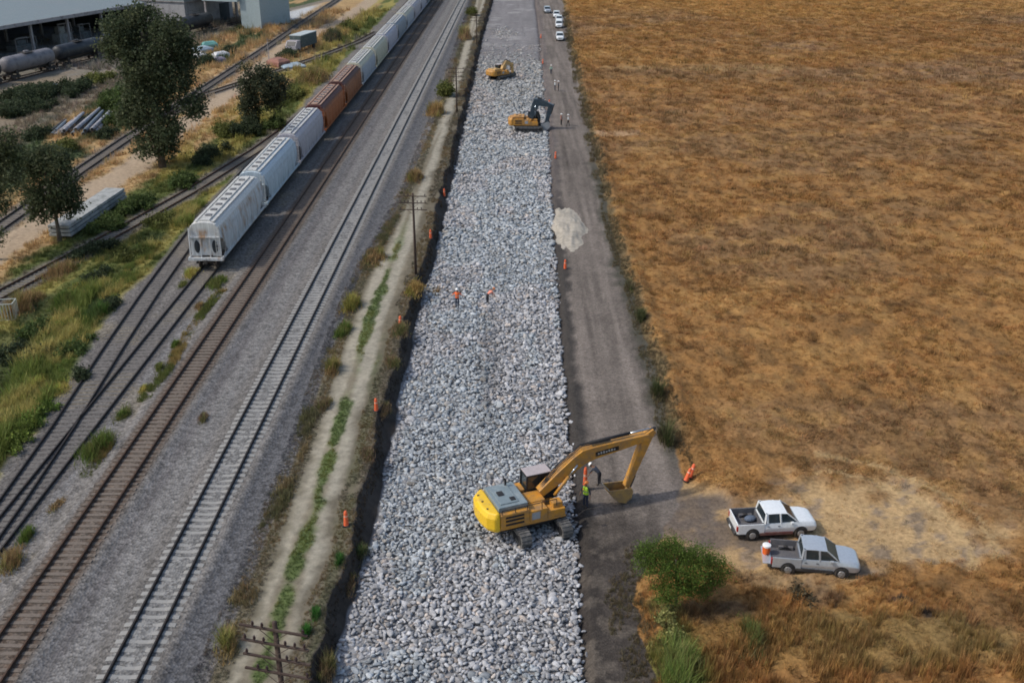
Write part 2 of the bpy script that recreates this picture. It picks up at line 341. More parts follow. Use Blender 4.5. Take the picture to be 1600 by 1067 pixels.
    fc = np.ones(sh + (3,)) * np.array((.272, .143, .050))
    big = fbm(x * .035, y * .05, 91, 4); md = fbm(x * .35, y * .35, 92, 4)
    fc = mixc(fc, ss(.55, .7, big) * .5, (.20, .13, .07))
    fc = mixc(fc, ss(.45, .3, big) * .6, (.33, .185, .06))
    fc = mixc(fc, ss(120, 240, y) * ss(.42, .6, fbm(x * .03 + 4, y * .03, 93, 3)) * .6, (.21, .14, .09))
    fc = mixc(fc, ss(270, 310, y) * .7, (.36, .20, .062))
    fc = mixc(fc, ss(.6, .72, fbm(x * .75, y * .75, 97, 4)) * .55, (.12, .068, .03))
    fc = mixc(fc, ss(.58, .72, md) * .45, (.17, .10, .04)); fc = mixc(fc, ss(.45, .33, md) * .5, (.36, .21, .075))
    fc = fc * (1 + .5 * w1 + .45 * (fbm(x * 1.3, y * 1.1, 98, 3) - .5))[..., None]
    for b, cc, s in (((1060, 1030, 60, 60), (.13, .15, .04), .8), ((1035, 960, 35, 25), (.17, .17, .06), .7), ((1230, 900, 110, 30), (.2, .15, .09), .5),
                     ((1420, 1010, 200, 50), (.2, .15, .06), .6), ((1180, 1010, 130, 50), (.27, .17, .06), .5), ((950, 212, 60, 4), (.42, .28, .16), .8), ((1100, 108, 180, 5), (.36, .25, .12), .5)):
        fc = mixc(fc, s * blobw(*b, -1., x, y), cc)
    for b, s in (((1410, 945, 32, 9), 1.), ((1445, 965, 14, 12), 1.), ((1120, 965, 75, 22), .55), ((1295, 940, 30, 14), .6)):  # dark patches; the widest paints the acacia's cast shadow onto the ground
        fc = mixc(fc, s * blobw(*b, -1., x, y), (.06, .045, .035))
    tr = tramp(x, y); tn = fbm(x * 1.4, y * .8, 95, 4)
    tc = mixc(np.ones(sh + (3,)) * np.array((.40, .27, .135)), ss(.54, .66, tn) * .75, (.19, .15, .115)); tc = tc * (1 + .5 * w1)[..., None]
    fc = mixc(fc, tr, (0, 0, 0)) + tc * tr[..., None]
    rb = np.maximum(blobw(1095, 810, 90, 52, -1, x, y), blobw(1190, 845, 60, 18, -1, x, y)) * ss(.3, .6, fbm(x * .8, y * .8, 96, 3) + .15)
    fc = mixc(fc, rb * .85, (.115, .095, .082))
    # wheel arcs in the straw
    for (px, py, rx, ry) in ((1330, 830, 215, 130), (1320, 840, 190, 112)):
        cx, cy = G(px, py, -1); s_ = .02774 * (py + 189); ex, ey = rx / s_, ry * 63720 / (py + 189) ** 2
        q = np.sqrt(((x - cx) / ex) ** 2 + ((y - cy) / ey) ** 2); fc = mixc(fc, .8 * ss(.05, .015, np.abs(q - 1)) * (x > cx) * (y > cy - 3), (.40, .28, .14))
    fc = mixc(fc, .8 * ss(1.2, .2, x - a6 + w1) * ss(56, 62, y), (.10, .085, .05))
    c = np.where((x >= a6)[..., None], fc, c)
    return np.clip(c, .01, .9)

# ------------------------------------------------------------------ terrain in strips that share their edges
def rows():
    r = []; y = 29.
    while y < 345: r.append(y); y += min(max(y * y * 9e-5, .16), .75)
    return np.array([-1500, -300, -60, 0, 15, 25] + r + [360, 390, 440, 520, 700, 1100, 2600], float)
YS = rows(); YC = np.clip(YS, 32, 342)
def strip(name, xa, xb, n, mats, kind='structure', pw=1., outer=None):
    t = np.linspace(0, 1, n + 1) ** pw
    X = xa[:, None] * (1 - t) + xb[:, None] * t
    if outer is not None:
        o = np.array(outer, float); X = np.concatenate([np.tile(o, (len(YS), 1)), X], 1) if o[0] < 0 else np.concatenate([X, np.tile(o, (len(YS), 1))], 1)
    Y = np.tile(YS[:, None], (1, X.shape[1])); YY = np.clip(Y, 32, 342)
    Z = height(X, YY); C = colour(X, YY)
    m = X.shape[1]; i = np.arange((len(YS) - 1) * m).reshape(-1, m)[:, :-1].ravel()
    F = np.stack([i, i + 1, i + 1 + m, i + m], 1)
    return npmesh(name, np.stack([X, Y, Z], -1).reshape(-1, 3), F, C.reshape(-1, 3), mats, kind, True)
M_gravel = mat_attr('gravel', var=.25, ns=2.2, bump=.8, bs=6.5, grav=.42)
M_soil = mat_attr('soil', var=.3, ns=2.2, bump=.5)
M_field = mat_attr('straw_field', var=.4, ns=4.5, bump=.8)
M_road = mat_attr('road_soil', var=.2, ns=3.5, bump=.5, bs=9., grav=.22)
K = [k1(YC), k2(YC), k3(YC), k4(YC), k5(YC), k6(YC)]
strip('ground', np.full(len(YS), -120.), K[0], 230, [M_soil], outer=[-1500, -700, -350, -200, -150])
strip('gravel_bed', K[0], K[1], 84, [M_gravel])
strip('dirt_path', K[1], K[2], 26, [M_soil])
strip('earth_bank', K[2], K[3], 7, [M_soil])
strip('trench_floor', K[3], K[4], 20, [M_road])
strip('haul_road', K[4], K[5], 34, [M_road])
strip('field', K[5], np.full(len(YS), 150.), 330, [M_field], pw=1.25, outer=[200, 350, 700, 1500])

# ------------------------------------------------------------------ coarse stone fill
def ico():
    p = (1 + 5 ** .5) / 2
    V = np.array([(-1, p, 0), (1, p, 0), (-1, -p, 0), (1, -p, 0), (0, -1, p), (0, 1, p), (0, -1, -p), (0, 1, -p), (p, 0, -1), (p, 0, 1), (-p, 0, -1), (-p, 0, 1)], float)
    V /= np.linalg.norm(V[0])
    F = [(0, 11, 5), (0, 5, 1), (0, 1, 7), (0, 7, 10), (0, 10, 11), (1, 5, 9), (5, 11, 4), (11, 10, 2), (10, 7, 6), (7, 1, 8), (3, 9, 4), (3, 4, 2), (3, 2, 6), (3, 6, 8), (3, 8, 9), (4, 9, 5), (2, 4, 11), (6, 2, 10), (8, 6, 7), (9, 8, 1)]
    return V, np.array(F)
def sub(V, F):
    V = list(map(tuple, V)); mid = {}; out = []
    def m(a, b):
        k = (min(a, b), max(a, b))
        if k not in mid: q = (np.array(V[a]) + np.array(V[b])) / 2; V.append(tuple(q / np.linalg.norm(q))); mid[k] = len(V) - 1
        return mid[k]
    for a, b, c in F: ab, bc, ca = m(a, b), m(b, c), m(c, a); out += [(a, ab, ca), (b, bc, ab), (c, ca, bc), (ab, bc, ca)]
    return np.array(V), np.array(out)
def rock_protos(n, fine):
    res = []
    for k in range(n):
        V, F = ico()
        if fine: V, F = sub(V, F)
        V = V.copy()
        for _ in range(7):                       # cleave flat faces
            d = RNG.normal(size=3); d /= np.linalg.norm(d); h = RNG.uniform(.34, .68); q = V @ d
            V -= np.outer(np.clip(q - h, 0, None), d)
        V += RNG.normal(0, .03, V.shape); V /= np.abs(V).max(); V *= np.array((1.05, RNG.uniform(.55, .95), RNG.uniform(.4, .75)))
        res.append((V, F))
    return res
def stone_points():
    P = []
    for (ya, yb, s) in ((24, 62, .225), (62, 100, .265), (100, 150, .34), (150, YEND, .43)):
        ys = np.arange(ya, yb, s * .92); xs = np.arange(-9.5, 7.2, s); X, Y = np.meshgrid(xs, ys)
        X = X + (np.arange(len(ys)) % 2)[:, None] * s / 2; X = X + RNG.uniform(-.4, .4, X.shape) * s; Y = Y + RNG.uniform(-.4, .4, Y.shape) * s
        P.append(np.stack([X.ravel(), Y.ravel(), np.full(X.size, s)], 1))
    q = RNG.uniform(0, 1, (800, 2)); P.append(np.stack([-7 + 14 * q[:, 0], YEND + 26 * q[:, 1] ** 3.2, np.full(800, .34)], 1)); q = RNG.normal(0, 1, (220, 2)); P.append(np.stack([-2.0 + 1.8 * q[:, 0], 258 + 6 * q[:, 1], np.full(220, .3)], 1))
    P = np.concatenate(P); ok = (P[:, 0] > k4(P[:, 1]) + .05) & (P[:, 0] < k5(P[:, 1]) + .02 + RNG.uniform(-.12, .14, len(P)) + RNG.exponential(.10, len(P)) * (RNG.random(len(P)) < .5))
    return P[ok]
P = stone_points(); n = len(P)
size = P[:, 2] * RNG.uniform(.5, 1.0, n) * (1 + .45 * (RNG.random(n) < .10))
lump = (fbm(P[:, 0] * .6, P[:, 1] * .6, 101, 3) - .5) * .34
pos = np.stack([P[:, 0], P[:, 1], np.where(P[:, 1] > YEND + .3, -1.1, -1.27 + lump + RNG.uniform(-.07, .09, n))], 1)
hue = fbm(P[:, 0] * .2, P[:, 1] * .12, 102, 3)[:, None]; lit = (.20 + .33 * RNG.beta(1.6, 1.8, n))[:, None]
base = np.where(hue > .5, np.array((.98, .98, 1.0)), np.array((.92, .98, 1.02))) * lit
base = np.where(RNG.random(n)[:, None] < .1, base * np.array((1.05, .93, .82)), base)
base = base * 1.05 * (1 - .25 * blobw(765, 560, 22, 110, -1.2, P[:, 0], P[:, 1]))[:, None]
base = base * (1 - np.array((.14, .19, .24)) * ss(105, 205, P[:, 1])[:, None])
near = P[:, 1] < 100
PF, PCo = rock_protos(10, True), rock_protos(8, False)
M_rock = mat_attr('crushed_rock', rough=.9, var=.2, ns=9, bump=.3)
Va, Fa, Ca = merge(PF, pos[near], (size[near, None] * RNG.uniform(.8, 1.2, (near.sum(), 3))), RNG.uniform(0, 6.28, near.sum()), base[near], tilt=RNG.uniform(-.75, .75, near.sum()))
far = ~near
Vb, Fb, Cb = merge(PCo, pos[far], (size[far, None] * RNG.uniform(.8, 1.2, (far.sum(), 3))), RNG.uniform(0, 6.28, far.sum()), base[far], tilt=RNG.uniform(-.6, .6, far.sum()))
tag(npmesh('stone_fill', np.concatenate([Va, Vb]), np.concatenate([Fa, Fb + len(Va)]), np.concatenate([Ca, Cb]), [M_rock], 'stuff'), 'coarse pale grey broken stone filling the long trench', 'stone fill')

# ------------------------------------------------------------------ railway tracks
M_rail = mat('rail_steel', (.035, .03, .028), .55, .3, .4, (.07, .04, .025), ds=3)
M_rail_rust = mat('rusty_rail', (.06, .035, .024), .7, .2, .5, (.12, .06, .03), ds=3)
M_conc = mat('concrete_sleeper', (.29, .285, .27), .9, 0, .3, (.3, .29, .27), ds=4, bump=.2)
M_wood = mat('weathered_timber', (.17, .14, .115), .95, 0, .4, (.07, .055, .045), ds=3, bump=.4)
M_wood2 = mat('grey_timber', (.15, .14, .13), .95, 0, .4, (.07, .065, .06), ds=3, bump=.4)
def rail_sweep(P, off, z, m, parent):
    prof = [(-.07, 0), (.07, 0), (.07, .025), (.015, .04), (.015, .12), (.04, .13), (.04, .17), (-.04, .17), (-.04, .13), (-.015, .12), (-.015, .04), (-.07, .025)]
    rings = []
    for i, (x, y) in enumerate(P):
        a = Vector(P[max(i - 1, 0)]); b = Vector(P[min(i + 1, len(P) - 1)]); d = (b - a).normalized(); nx, ny = d.y, -d.x
        rings.append([(x + nx * (off + u), y + ny * (off + u), z + w) for u, w in prof])
    return MB().loft(rings).build('rail', m, parent)
def concrete_sleeper():
    b = MB(); prof = [(-1.25, 0), (1.25, 0), (1.25, .17), (.95, .20), (.55, .20), (.3, .165), (-.3, .165), (-.55, .20), (-.95, .20), (-1.25, .17)]
    w = lambda x: .15 if abs(x) > .4 else .125
    b.loft([[(x, -w(x), z) for x, z in prof], [(x, w(x) * -.8, z + .012) if z > .1 else (x, -w(x), z) for x, z in prof], [(x, w(x) * .8, z + .012) if z > .1 else (x, w(x), z) for x, z in prof], [(x, w(x), z) for x, z in prof]])
    return b
def timber_sleeper(): return MB().box(-1.28, 1.28, -.12, .12, 0, .2)
def track(label, fx, y0, y1, z, kind, m_s, m_r, spacing, jitter=.0):
    """z = height of the rail foot"""
    root = empty('railway_track', (0, 0, 0), 0, label, 'railway track')
    ys = np.arange(y0, y1, 1.5); P = [(float(fx(y)), float(y)) for y in ys]
    for o in (-.7525, .7525): rail_sweep(P, o, z, m_r, root)
    sb = concrete_sleeper() if kind == 'c' else timber_sleeper(); me = sb.mesh('sleeper', m_s)
    if kind != 'c': pass
    bev = .012
    pos = []; y = y0 + .3
    while y < y1 - .3: pos.append(y); y += spacing
    rest = []; nv = 0
    for i, y in enumerate(pos):
        x = float(fx(y)); dx = (float(fx(y + .5)) - float(fx(y - .5))); a = -math.atan(dx) + random.uniform(-1, 1) * jitter
        zz = z - .203 + random.uniform(-.009, .004)
        ex = random.uniform(-1, 1) * jitter * 3
        vis = y > (36.5 if fx is T1x else 39 if fx is T2x else 47); nv = nv + 1 if vis else 0
        if 0 < nv <= 100:
            o = bpy.data.objects.new('sleeper', me); COL.objects.link(o); o.parent = root; o.location = (x + ex, y, zz); o.rotation_euler = (0, 0, a)
        else: rest.append((x + ex, y, zz, a))
    if rest:
        v = np.array(sb.v); f = sb.f; b = MB()
        for x, y, zz, a in rest:
            c, s = math.cos(a), math.sin(a); b.add([(x + p[0] * c - p[1] * s, y + p[0] * s + p[1] * c, zz + p[2]) for p in v], f)
        o = b.build('sleeper', m_s, root); o['kind'] = 'stuff'
    return root
track('straight main track on pale concrete sleepers beside the dirt path', T1x, 22, 345, -.17, 'c', M_conc, M_rail, .6, .004)
track('main track on brown timber sleepers between the concrete track and the train', T2x, 22, 345, -.17, 'w', M_wood, M_rail_rust, .55, .03)
track('siding track on grey timber sleepers that carries the freight train', T3x, 32, 345, -.32, 'w', M_wood2, M_rail, .58, .04)
track('siding track curving away left of the train beside the weeds', pl(T4P), 44, 136, -.32, 'w', M_wood2, M_rail, .58, .04)
track('overgrown yard track through the green weeds, nearest the trees', pl(T5P), 70, 345, -.37, 'w', M_wood2, M_rail_rust, .6, .05)
track('long straight yard track beyond the tan service road', pl(T6P), 85, 345, -.37, 'w', M_wood2, M_rail, .6, .04)
track('connecting track branching off across the tan ground behind the small tree', pl(T7P), 160, 256, -.37, 'w', M_wood2, M_rail_rust, .6, .04)
track('far yard track under the tank wagons beside the open shed', pl(T8P), 168, 300, -.37, 'w', M_wood2, M_rail_rust, .6, .04)
# ------------------------------------------------------------------ freight train
def hopper_paint(name, c, rust, rc, top=None):
    top = top or c
    m = bpy.data.materials.new(name); m.use_nodes = True; t = m.node_tree; L = t.links; b = t.nodes['Principled BSDF']
    b.inputs['Roughness'].default_value = .6; b.inputs['Specular IOR Level'].default_value = .3
    tc = t.nodes.new('ShaderNodeTexCoord'); mp = t.nodes.new('ShaderNodeMapping'); mp.inputs['Scale'].default_value = (.9, .9, .35); L.new(tc.outputs['Object'], mp.inputs[0])
    oi = t.nodes.new('ShaderNodeObjectInfo'); L.new(oi.outputs['Location'], mp.inputs['Location'])
    n = t.nodes.new('ShaderNodeTexNoise'); n.inputs['Scale'].default_value = 1.3; n.inputs['Detail'].default_value = 8; n.inputs['Roughness'].default_value = .7; L.new(mp.outputs[0], n.inputs['Vector'])
    sx = t.nodes.new('ShaderNodeSeparateXYZ'); L.new(tc.outputs['Object'], sx.inputs[0])
    hz = t.nodes.new('ShaderNodeMapRange'); hz.inputs['From Min'].default_value = 1.2; hz.inputs['From Max'].default_value = 4.6; hz.inputs['To Min'].default_value = -.06; hz.inputs['To Max'].default_value = .08; L.new(sx.outputs[2], hz.inputs['Value'])
    ad = t.nodes.new('ShaderNodeMath'); ad.operation = 'ADD'; L.new(n.outputs[0], ad.inputs[0]); L.new(hz.outputs[0], ad.inputs[1])
    r = t.nodes.new('ShaderNodeMapRange'); r.inputs['From Min'].default_value = .66 - rust * .3; r.inputs['From Max'].default_value = .78 - rust * .2; L.new(ad.outputs[0], r.inputs['Value'])
    mx = t.nodes.new('ShaderNodeMix'); mx.data_type = 'RGBA'; mx.inputs[6].default_value = (*c, 1); mx.inputs[7].default_value = (*rc, 1); L.new(r.outputs[0], mx.inputs[0])
    mp2 = t.nodes.new('ShaderNodeMapping'); mp2.inputs['Scale'].default_value = (6, 6, .5); L.new(tc.outputs['Object'], mp2.inputs[0])
    n2 = t.nodes.new('ShaderNodeTexNoise'); n2.inputs['Scale'].default_value = 1.; n2.inputs['Detail'].default_value = 5; L.new(mp2.outputs[0], n2.inputs['Vector'])
    r2 = t.nodes.new('ShaderNodeMapRange'); r2.inputs['From Min'].default_value = .3; r2.inputs['From Max'].default_value = .7; r2.inputs['To Min'].default_value = .72; r2.inputs['To Max'].default_value = 1.15; L.new(n2.outputs[0], r2.inputs['Value'])
    vm = t.nodes.new('ShaderNodeVectorMath'); vm.operation = 'SCALE'; L.new(r2.outputs[0], vm.inputs['Scale']); L.new(vm.outputs[0], b.inputs['Base Color'])
    rt = t.nodes.new('ShaderNodeMapRange'); rt.inputs['From Min'].default_value = 3.5; rt.inputs['From Max'].default_value = 4.0; L.new(sx.outputs[2], rt.inputs['Value'])
    m4 = t.nodes.new('ShaderNodeMix'); m4.data_type = 'RGBA'; m4.inputs[7].default_value = (*top, 1); L.new(mx.outputs[2], m4.inputs[6]); L.new(rt.outputs[0], m4.inputs[0]); L.new(m4.outputs[2], vm.inputs[0])
    MATS[name] = m; return m
HP = [hopper_paint('paint_white_rusty', (.54, .56, .57), .58, (.36, .22, .12), (.60, .60, .57)), hopper_paint('paint_pale_blue', (.47, .55, .60), .0, (.35, .36, .36)),
      hopper_paint('paint_pink_grey', (.42, .40, .43), .1, (.28, .25, .25)), hopper_paint('paint_brown', (.36, .11, .035), .35, (.20, .06, .03), (.10, .035, .03)),
      hopper_paint('paint_brown_dark', (.30, .11, .045), .5, (.14, .05, .03), (.085, .03, .026)), hopper_paint('paint_steel_grey', (.36, .40, .45), .12, (.40, .34, .20), (.50, .48, .36)),
      hopper_paint('paint_cream', (.48, .47, .36), .1, (.34, .34, .34)), hopper_paint('paint_lilac_grey', (.40, .40, .46), .0, (.3, .3, .3)),
      hopper_paint('paint_dark_grey', (.24, .28, .32), .0, (.2, .2, .2))]
M_under = mat('undergear_steel', (.045, .042, .04), .8, .2, .4, (.09, .07, .05), ds=2)
M_wheel = mat('wheel_steel', (.09, .07, .06), .6, .5, .3, (.12, .07, .04), ds=4)
M_hole = mat('shadowed_opening_steel', (.03, .035, .04), .9)  # dark colour of solid ovals, painting the shade inside the end openings
M_roofgr = mat('galvanised_walkway', (.55, .55, .52), .7, .1, .4, (.25, .25, .25), ds=3)
M_roofbr = mat('rusty_walkway', (.30, .17, .12), .8, .1, .5, (.45, .36, .28), ds=3)
M_hatch = mat('hatch_cover', (.13, .13, .14), .7, .1, .4, (.3, .3, .28), ds=3)
HL = 8.1
def hopper_section(x, zb, k=1.):
    top = [(0, 4.42), (.62, 4.38), (1.12, 4.22), (1.36, 3.95), (1.53, 3.4), (1.6, 2.7), (1.6, 2.0), (1.52, 1.15)]
    pr = []
    for y, z in top:
        if z < zb: z = zb + (z - 1.15) * .02
        pr.append((y * k, z))
    return [(x, y, z) for y, z in pr] + [(x, -y, z) for y, z in reversed(pr[1:])]
def make_hopper(paint):
    root = empty('hopper_wagon', (0, 0, 0))
    b = MB(); st = [(-HL, 3.0, .93), (-HL + .25, 2.85, .98), (-7.0, 1.95, 1), (-6.2, 1.15, 1), (0, 1.15, 1), (6.2, 1.15, 1), (7.0, 1.95, 1), (HL - .25, 2.85, .98), (HL, 3.0, .93)]
    b.loft([hopper_section(x, zb, k) for x, zb, k in st])
    for s in (-1, 1):
        for e in (-1, 1):
            pts = [(e * (HL - .15), s * 1.28, 4.0), (e * (HL - .45), s * 1.55, 3.3), (e * (HL - .75), s * 1.64, 2.4), (e * (HL - .55), s * 1.6, 1.5), (e * (HL - .2), s * 1.55, 1.15)]
            b.tube(pts, .045, 5)
        for x in (-5, -2.6, 0, 2.6, 5): b.box(x - .035, x + .035, s * 1.595 - .02, s * 1.595 + .02, 1.2, 2.9)
    b.build('body', [paint], root)
    for s in (-1, 1): MB().box(-HL - .45, HL + .45, min(s * 1.44, s * 1.6), max(s * 1.44, s * 1.6), .98, 1.2).build('side_sill', [paint], root)
    for e in (-1, 1):                                                  # ends: sill, posts, slope openings, ladder
        b = MB(); b.box(min(e * (HL + .2), e * (HL + .5)), max(e * (HL + .2), e * (HL + .5)), -1.62, 1.62, .9, 1.15)
        for y in (-1.42, 1.42): b.bar((e * (HL + .32), y, 1.1), (e * (HL + .1), y * .97, 3.9), .09)
        for y in (-.42, .42): b.bar((e * (HL + .3), y, 1.1), (e * (HL + .05), y, 3.1), .08)
        b.box(min(e * HL, e * (HL + .14)), max(e * HL, e * (HL + .14)), -1.45, 1.45, 2.95, 3.08)
        f = b.build('end_frame', [paint], root)
        b = MB(); xs = sorted((e * 6.1, e * (HL + .1))); b.loft([[(e * 6.1, y, 1.2) for y in (-.5, .5)] + [(e * 6.1, y, 1.5) for y in (.5, -.5)], [(e * (HL + .1), y, 1.0) for y in (-.5, .5)] + [(e * (HL + .1), y, 1.25) for y in (.5, -.5)]])
        b.build('centre_sill', [M_under], root)
        for y in (-.82, .82): MB().blob((e * (HL - .02), y, 2.1), (.07, .27, .62), 12, 8).build('slope_opening', [M_hole], root)
        b = MB(); yy = 1.25 * e
        for q in (-.2, .2): b.bar((e * (HL + .42), yy + q, 1.2), (e * (HL + .2), yy + q, 4.2), .035)
        for k in range(8): b.bar((e * (HL + .41 - k * .027), yy - .2, 1.35 + k * .37), (e * (HL + .41 - k * .027), yy + .2, 1.35 + k * .37), .03)
        b.build('ladder', [M_roofgr], root)
        b = MB(); b.box(min(e * (HL + .3), e * 8.9), max(e * (HL + .3), e * 8.9), -.1, .1, .72, .95); b.box(min(e * 8.7, e * 8.92), max(e * 8.7, e * 8.92), -.17, .17, .68, 1.0); b.build('coupler', [M_under], root)
        bg_ = MB()
        for s in (-1, 1):
            bg_.loft([[(e * 6.9 + dx, s * 1.05 - .08, z) for dx, z in ((-1.15, .45), (-.9, .62), (-.3, .78), (.3, .78), (.9, .62), (1.15, .45), (.9, .34), (.3, .22), (-.3, .22), (-.9, .34))],
                      [(e * 6.9 + dx, s * 1.05 + .08, z) for dx, z in ((-1.15, .45), (-.9, .62), (-.3, .78), (.3, .78), (.9, .62), (1.15, .45), (.9, .34), (.3, .22), (-.3, .22), (-.9, .34))]])
        bg_.box(e * 6.9 - .2, e * 6.9 + .2, -1.05, 1.05, .4, .75); bo = bg_.build('bogie', [M_under], root)
        for dx in (-.88, .88):
            w = MB(); w.tube([(e * 6.9 + dx, -1.1, .46), (e * 6.9 + dx, 1.1, .46)], .08, 8)
            for s in (-1, 1): w.tube([(e * 6.9 + dx, s * .70, .46), (e * 6.9 + dx, s * .83, .46)], .46, 18)
            w.build('wheelset', [M_wheel], bo)
    for e in (-1, 1): MB().box(min(e * (HL - .1), e * (HL - .04)), max(e * (HL - .1), e * (HL - .04)), -1.38, 1.38, 1.18, 3.0).build('end_sheet', [paint], root)
    for x in (-3.9, 0, 3.9):
        b = MB(); b.loft([[(x - 1.6, -1.35, 1.2), (x + 1.6, -1.35, 1.2), (x + 1.6, 1.35, 1.2), (x - 1.6, 1.35, 1.2)], [(x - .4, -.45, .42), (x + .4, -.45, .42), (x + .4, .45, .42), (x - .4, .45, .42)]])
        b.build('discharge_chute', [M_under], root)
    b = MB()                                                           # roof: trough hatches in a frame, walkway either side
    for s in (-1, 1): b.box(-HL + .3, HL - .3, s * .82 - .11, s * .82 + .11, 4.40, 4.46)
    for x in np.arange(-HL + .5, HL - .3, 3.5): b.box(x - .04, x + .04, -.92, .92, 4.43, 4.47)
    b.build('roof_walkway', [M_roofgr], root)
    b = MB()
    b.box(-7.6, 7.6, -.44, .44, 4.40, 4.53)
    b.build('trough_cover', [M_roofgr], root)
    for x in (-6.2, -4.45, -2.7, -.95, .8, 2.55, 4.3, 6.05): MB().box(x - .26, x + .26, -.27, .27, 4.50, 4.62).build('hatch', [M_hatch], root)
    return root
car0 = make_hopper(HP[0]); TREE = snapshot(car0)
CARS = [(0, 'nearest hopper wagon, off-white with rust patches along its upper side, tail of the train'), (1, 'pale blue-white hopper wagon, second from the tail of the train'),
        (2, 'pinkish grey hopper wagon just before the two brown ones'), (3, 'rust-brown hopper wagon with bright orange-brown side, nearer of the two brown ones'),
        (4, 'dark brown hopper wagon with orange side, farther of the two brown ones'), (5, 'steel grey hopper wagon with yellowish roof, right beyond the brown wagons'),
        (6, 'cream hopper wagon, second beyond the brown wagons'), (7, 'lilac grey hopper wagon, third beyond the brown wagons'),
        (8, 'dark grey hopper wagon among lighter ones, fourth beyond the brown wagons'), (5, 'grey hopper wagon, fifth beyond the brown wagons'),
        (2, 'pinkish grey hopper wagon far along the train, sixth beyond the brown wagons'), (7, 'pale hopper wagon far along the train, seventh beyond the brown wagons'),
        (8, 'darker hopper wagon far along the train near the upper edge of the view'), (5, 'farthest hopper wagon of the train in view')]
for i, (p, lab) in enumerate(CARS):
    y = 90.0 + HL + .6 + i * 17.8; x = float(T3x(y)); a = math.pi / 2 - math.atan(.0135)
    if i == 0: o = car0; o.location = (x, y, -.15); o.rotation_euler = (0, 0, a)
    else: o = dup(car0, (x, y, -.15), a, tree=TREE, swap={HP[0].name: HP[p], M_roofgr.name: M_roofbr} if p in (3, 4) else {HP[0].name: HP[p]})
    tag(o, lab, 'hopper wagon', 'hopper wagons of the freight train')

# ------------------------------------------------------------------ tank wagons far left
M_tg = mat('tank_grey', (.20, .19, .20), .6, .1, .4, (.09, .09, .1), ds=1); M_tb = mat('tank_black', (.025, .028, .034), .5, .1, .3, (.08, .08, .08), ds=1)
def make_tank(m, L=6.6):
    root = empty('tank_wagon', (0, 0, 0)); b = MB(); rs = [(-L, .5), (-L + .15, 1.0), (-L + .5, 1.32), (-L + 1, 1.42), (0, 1.42), (L - 1, 1.42), (L - .5, 1.32), (L - .15, 1.0), (L, .5)]
    b.tube([(x, 0, 2.55) for x, r in rs], [r for x, r in rs], 20); t = b.build('tank', [m], root, smooth=True)
    MB().tube([(0, 0, 3.9), (0, 0, 4.3)], .5, 12).build('dome', [m], root)
    b = MB(); b.box(-1.2, 1.2, -.9, .9, 4.0, 4.05)
    for x in (-1.2, 1.2):
        for y in (-.9, .9): b.bar((x, y, 4.0), (x, y, 4.9), .04)
    for y in (-.9, .9): b.bar((-1.2, y, 4.85), (1.2, y, 4.85), .04)
    b.build('walkway', [M_under], root)
    b = MB(); b.box(-L - .4, L + .4, -.35, .35, .85, 1.1)
    for s in (-1, 1): b.box(s * 4.6 - .3, s * 4.6 + .3, -1.2, 1.2, .9, 1.6)
    b.build('underframe', [M_under], root)
    for e in (-1, 1):
        bg_ = MB(); bg_.box(e * 5 - .2, e * 5 + .2, -1.05, 1.05, .4, .75)
        for s in (-1, 1): bg_.box(e * 5 - 1.1, e * 5 + 1.1, s * 1.05 - .08, s * 1.05 + .08, .3, .65)
        bo = bg_.build('bogie', [M_under], root)
        for dx in (-.88, .88):
            w = MB(); w.tube([(e * 5 + dx, -.8, .46), (e * 5 + dx, .8, .46)], .08, 8)
            for s in (-1, 1): w.tube([(e * 5 + dx, s * .70, .46), (e * 5 + dx, s * .83, .46)], .46, 14)
            w.build('wheelset', [M_wheel], bo)
    return root
tk0 = make_tank(M_tg); TT = snapshot(tk0); f8 = pl(T8P)
TL = [(0, 'b', 'black tank wagon cut off by the left edge of the view'), (1, 'g', 'dusty grey tank wagon standing before the open shed'), (2, 'b', 'black tank wagon coupled beyond the dusty grey one'), (3, 'b', 'black tank wagon half hidden behind the tall tree'),
      (4, 'b', 'black tank wagon just before the concrete-walled building'), (5, 'b', 'black tank wagon beneath the covered loading bay')]
for i, m, lab in TL:
    y = 181.0 + i * 14.3; x = float(f8(y)); a = math.atan2(4, (float(f8(y + 2)) - float(f8(y - 2))))
    if i == 1: o = tk0; o.location = (x, y, -.2); o.rotation_euler = (0, 0, a)
    else: o = dup(tk0, (x, y, -.2), a, tree=TT, swap={M_tg.name: M_tb} if m == 'b' else None)
    tag(o, lab, 'tank wagon', 'tank wagons on the far yard track')

# ------------------------------------------------------------------ industrial buildings upper left
M_clad = mat('blue_grey_cladding', (.20, .24, .25), .6, .1, .3, (.22, .24, .25), ds=.3, wave=3.)
M_clad2 = mat('pale_blue_cladding', (.33, .40, .42), .6, .1, .2, (.25, .3, .3), ds=.3, wave=3.)
M_cblk = mat('stained_concrete_wall', (.33, .33, .34), .9, 0, .5, (.2, .19, .2), ds=.5, bump=.3)
M_col = mat('steel_column_paint', (.36, .34, .34), .7, .1, .3, (.1, .08, .07), ds=1)
M_dark = mat('sooty_wall', (.04, .05, .055), .9, 0, .3, (.08, .08, .08), ds=.5)  # near-black base colour for the shed walls and the door
M_slab = mat('shed_floor_concrete', (.25, .26, .28), .9, 0, .4, (.15, .15, .16), ds=.5)
D8 = Vector((.25, .968, 0)); N8 = Vector((.968, -.25, 0))
def frame(x, y, ang): return Matrix.Translation((x, y, -.4)) @ Matrix.Rotation(ang, 4, 'Z')
sh = empty('open_shed', (-97.8, 217.6, -.4), math.atan2(.946, .325), 'large open-fronted shed with blue-grey metal roof and tall columns', 'shed')
MB().box(-60, 36, -.6, 34, .0, .7).build('floor_slab', [M_slab], sh)
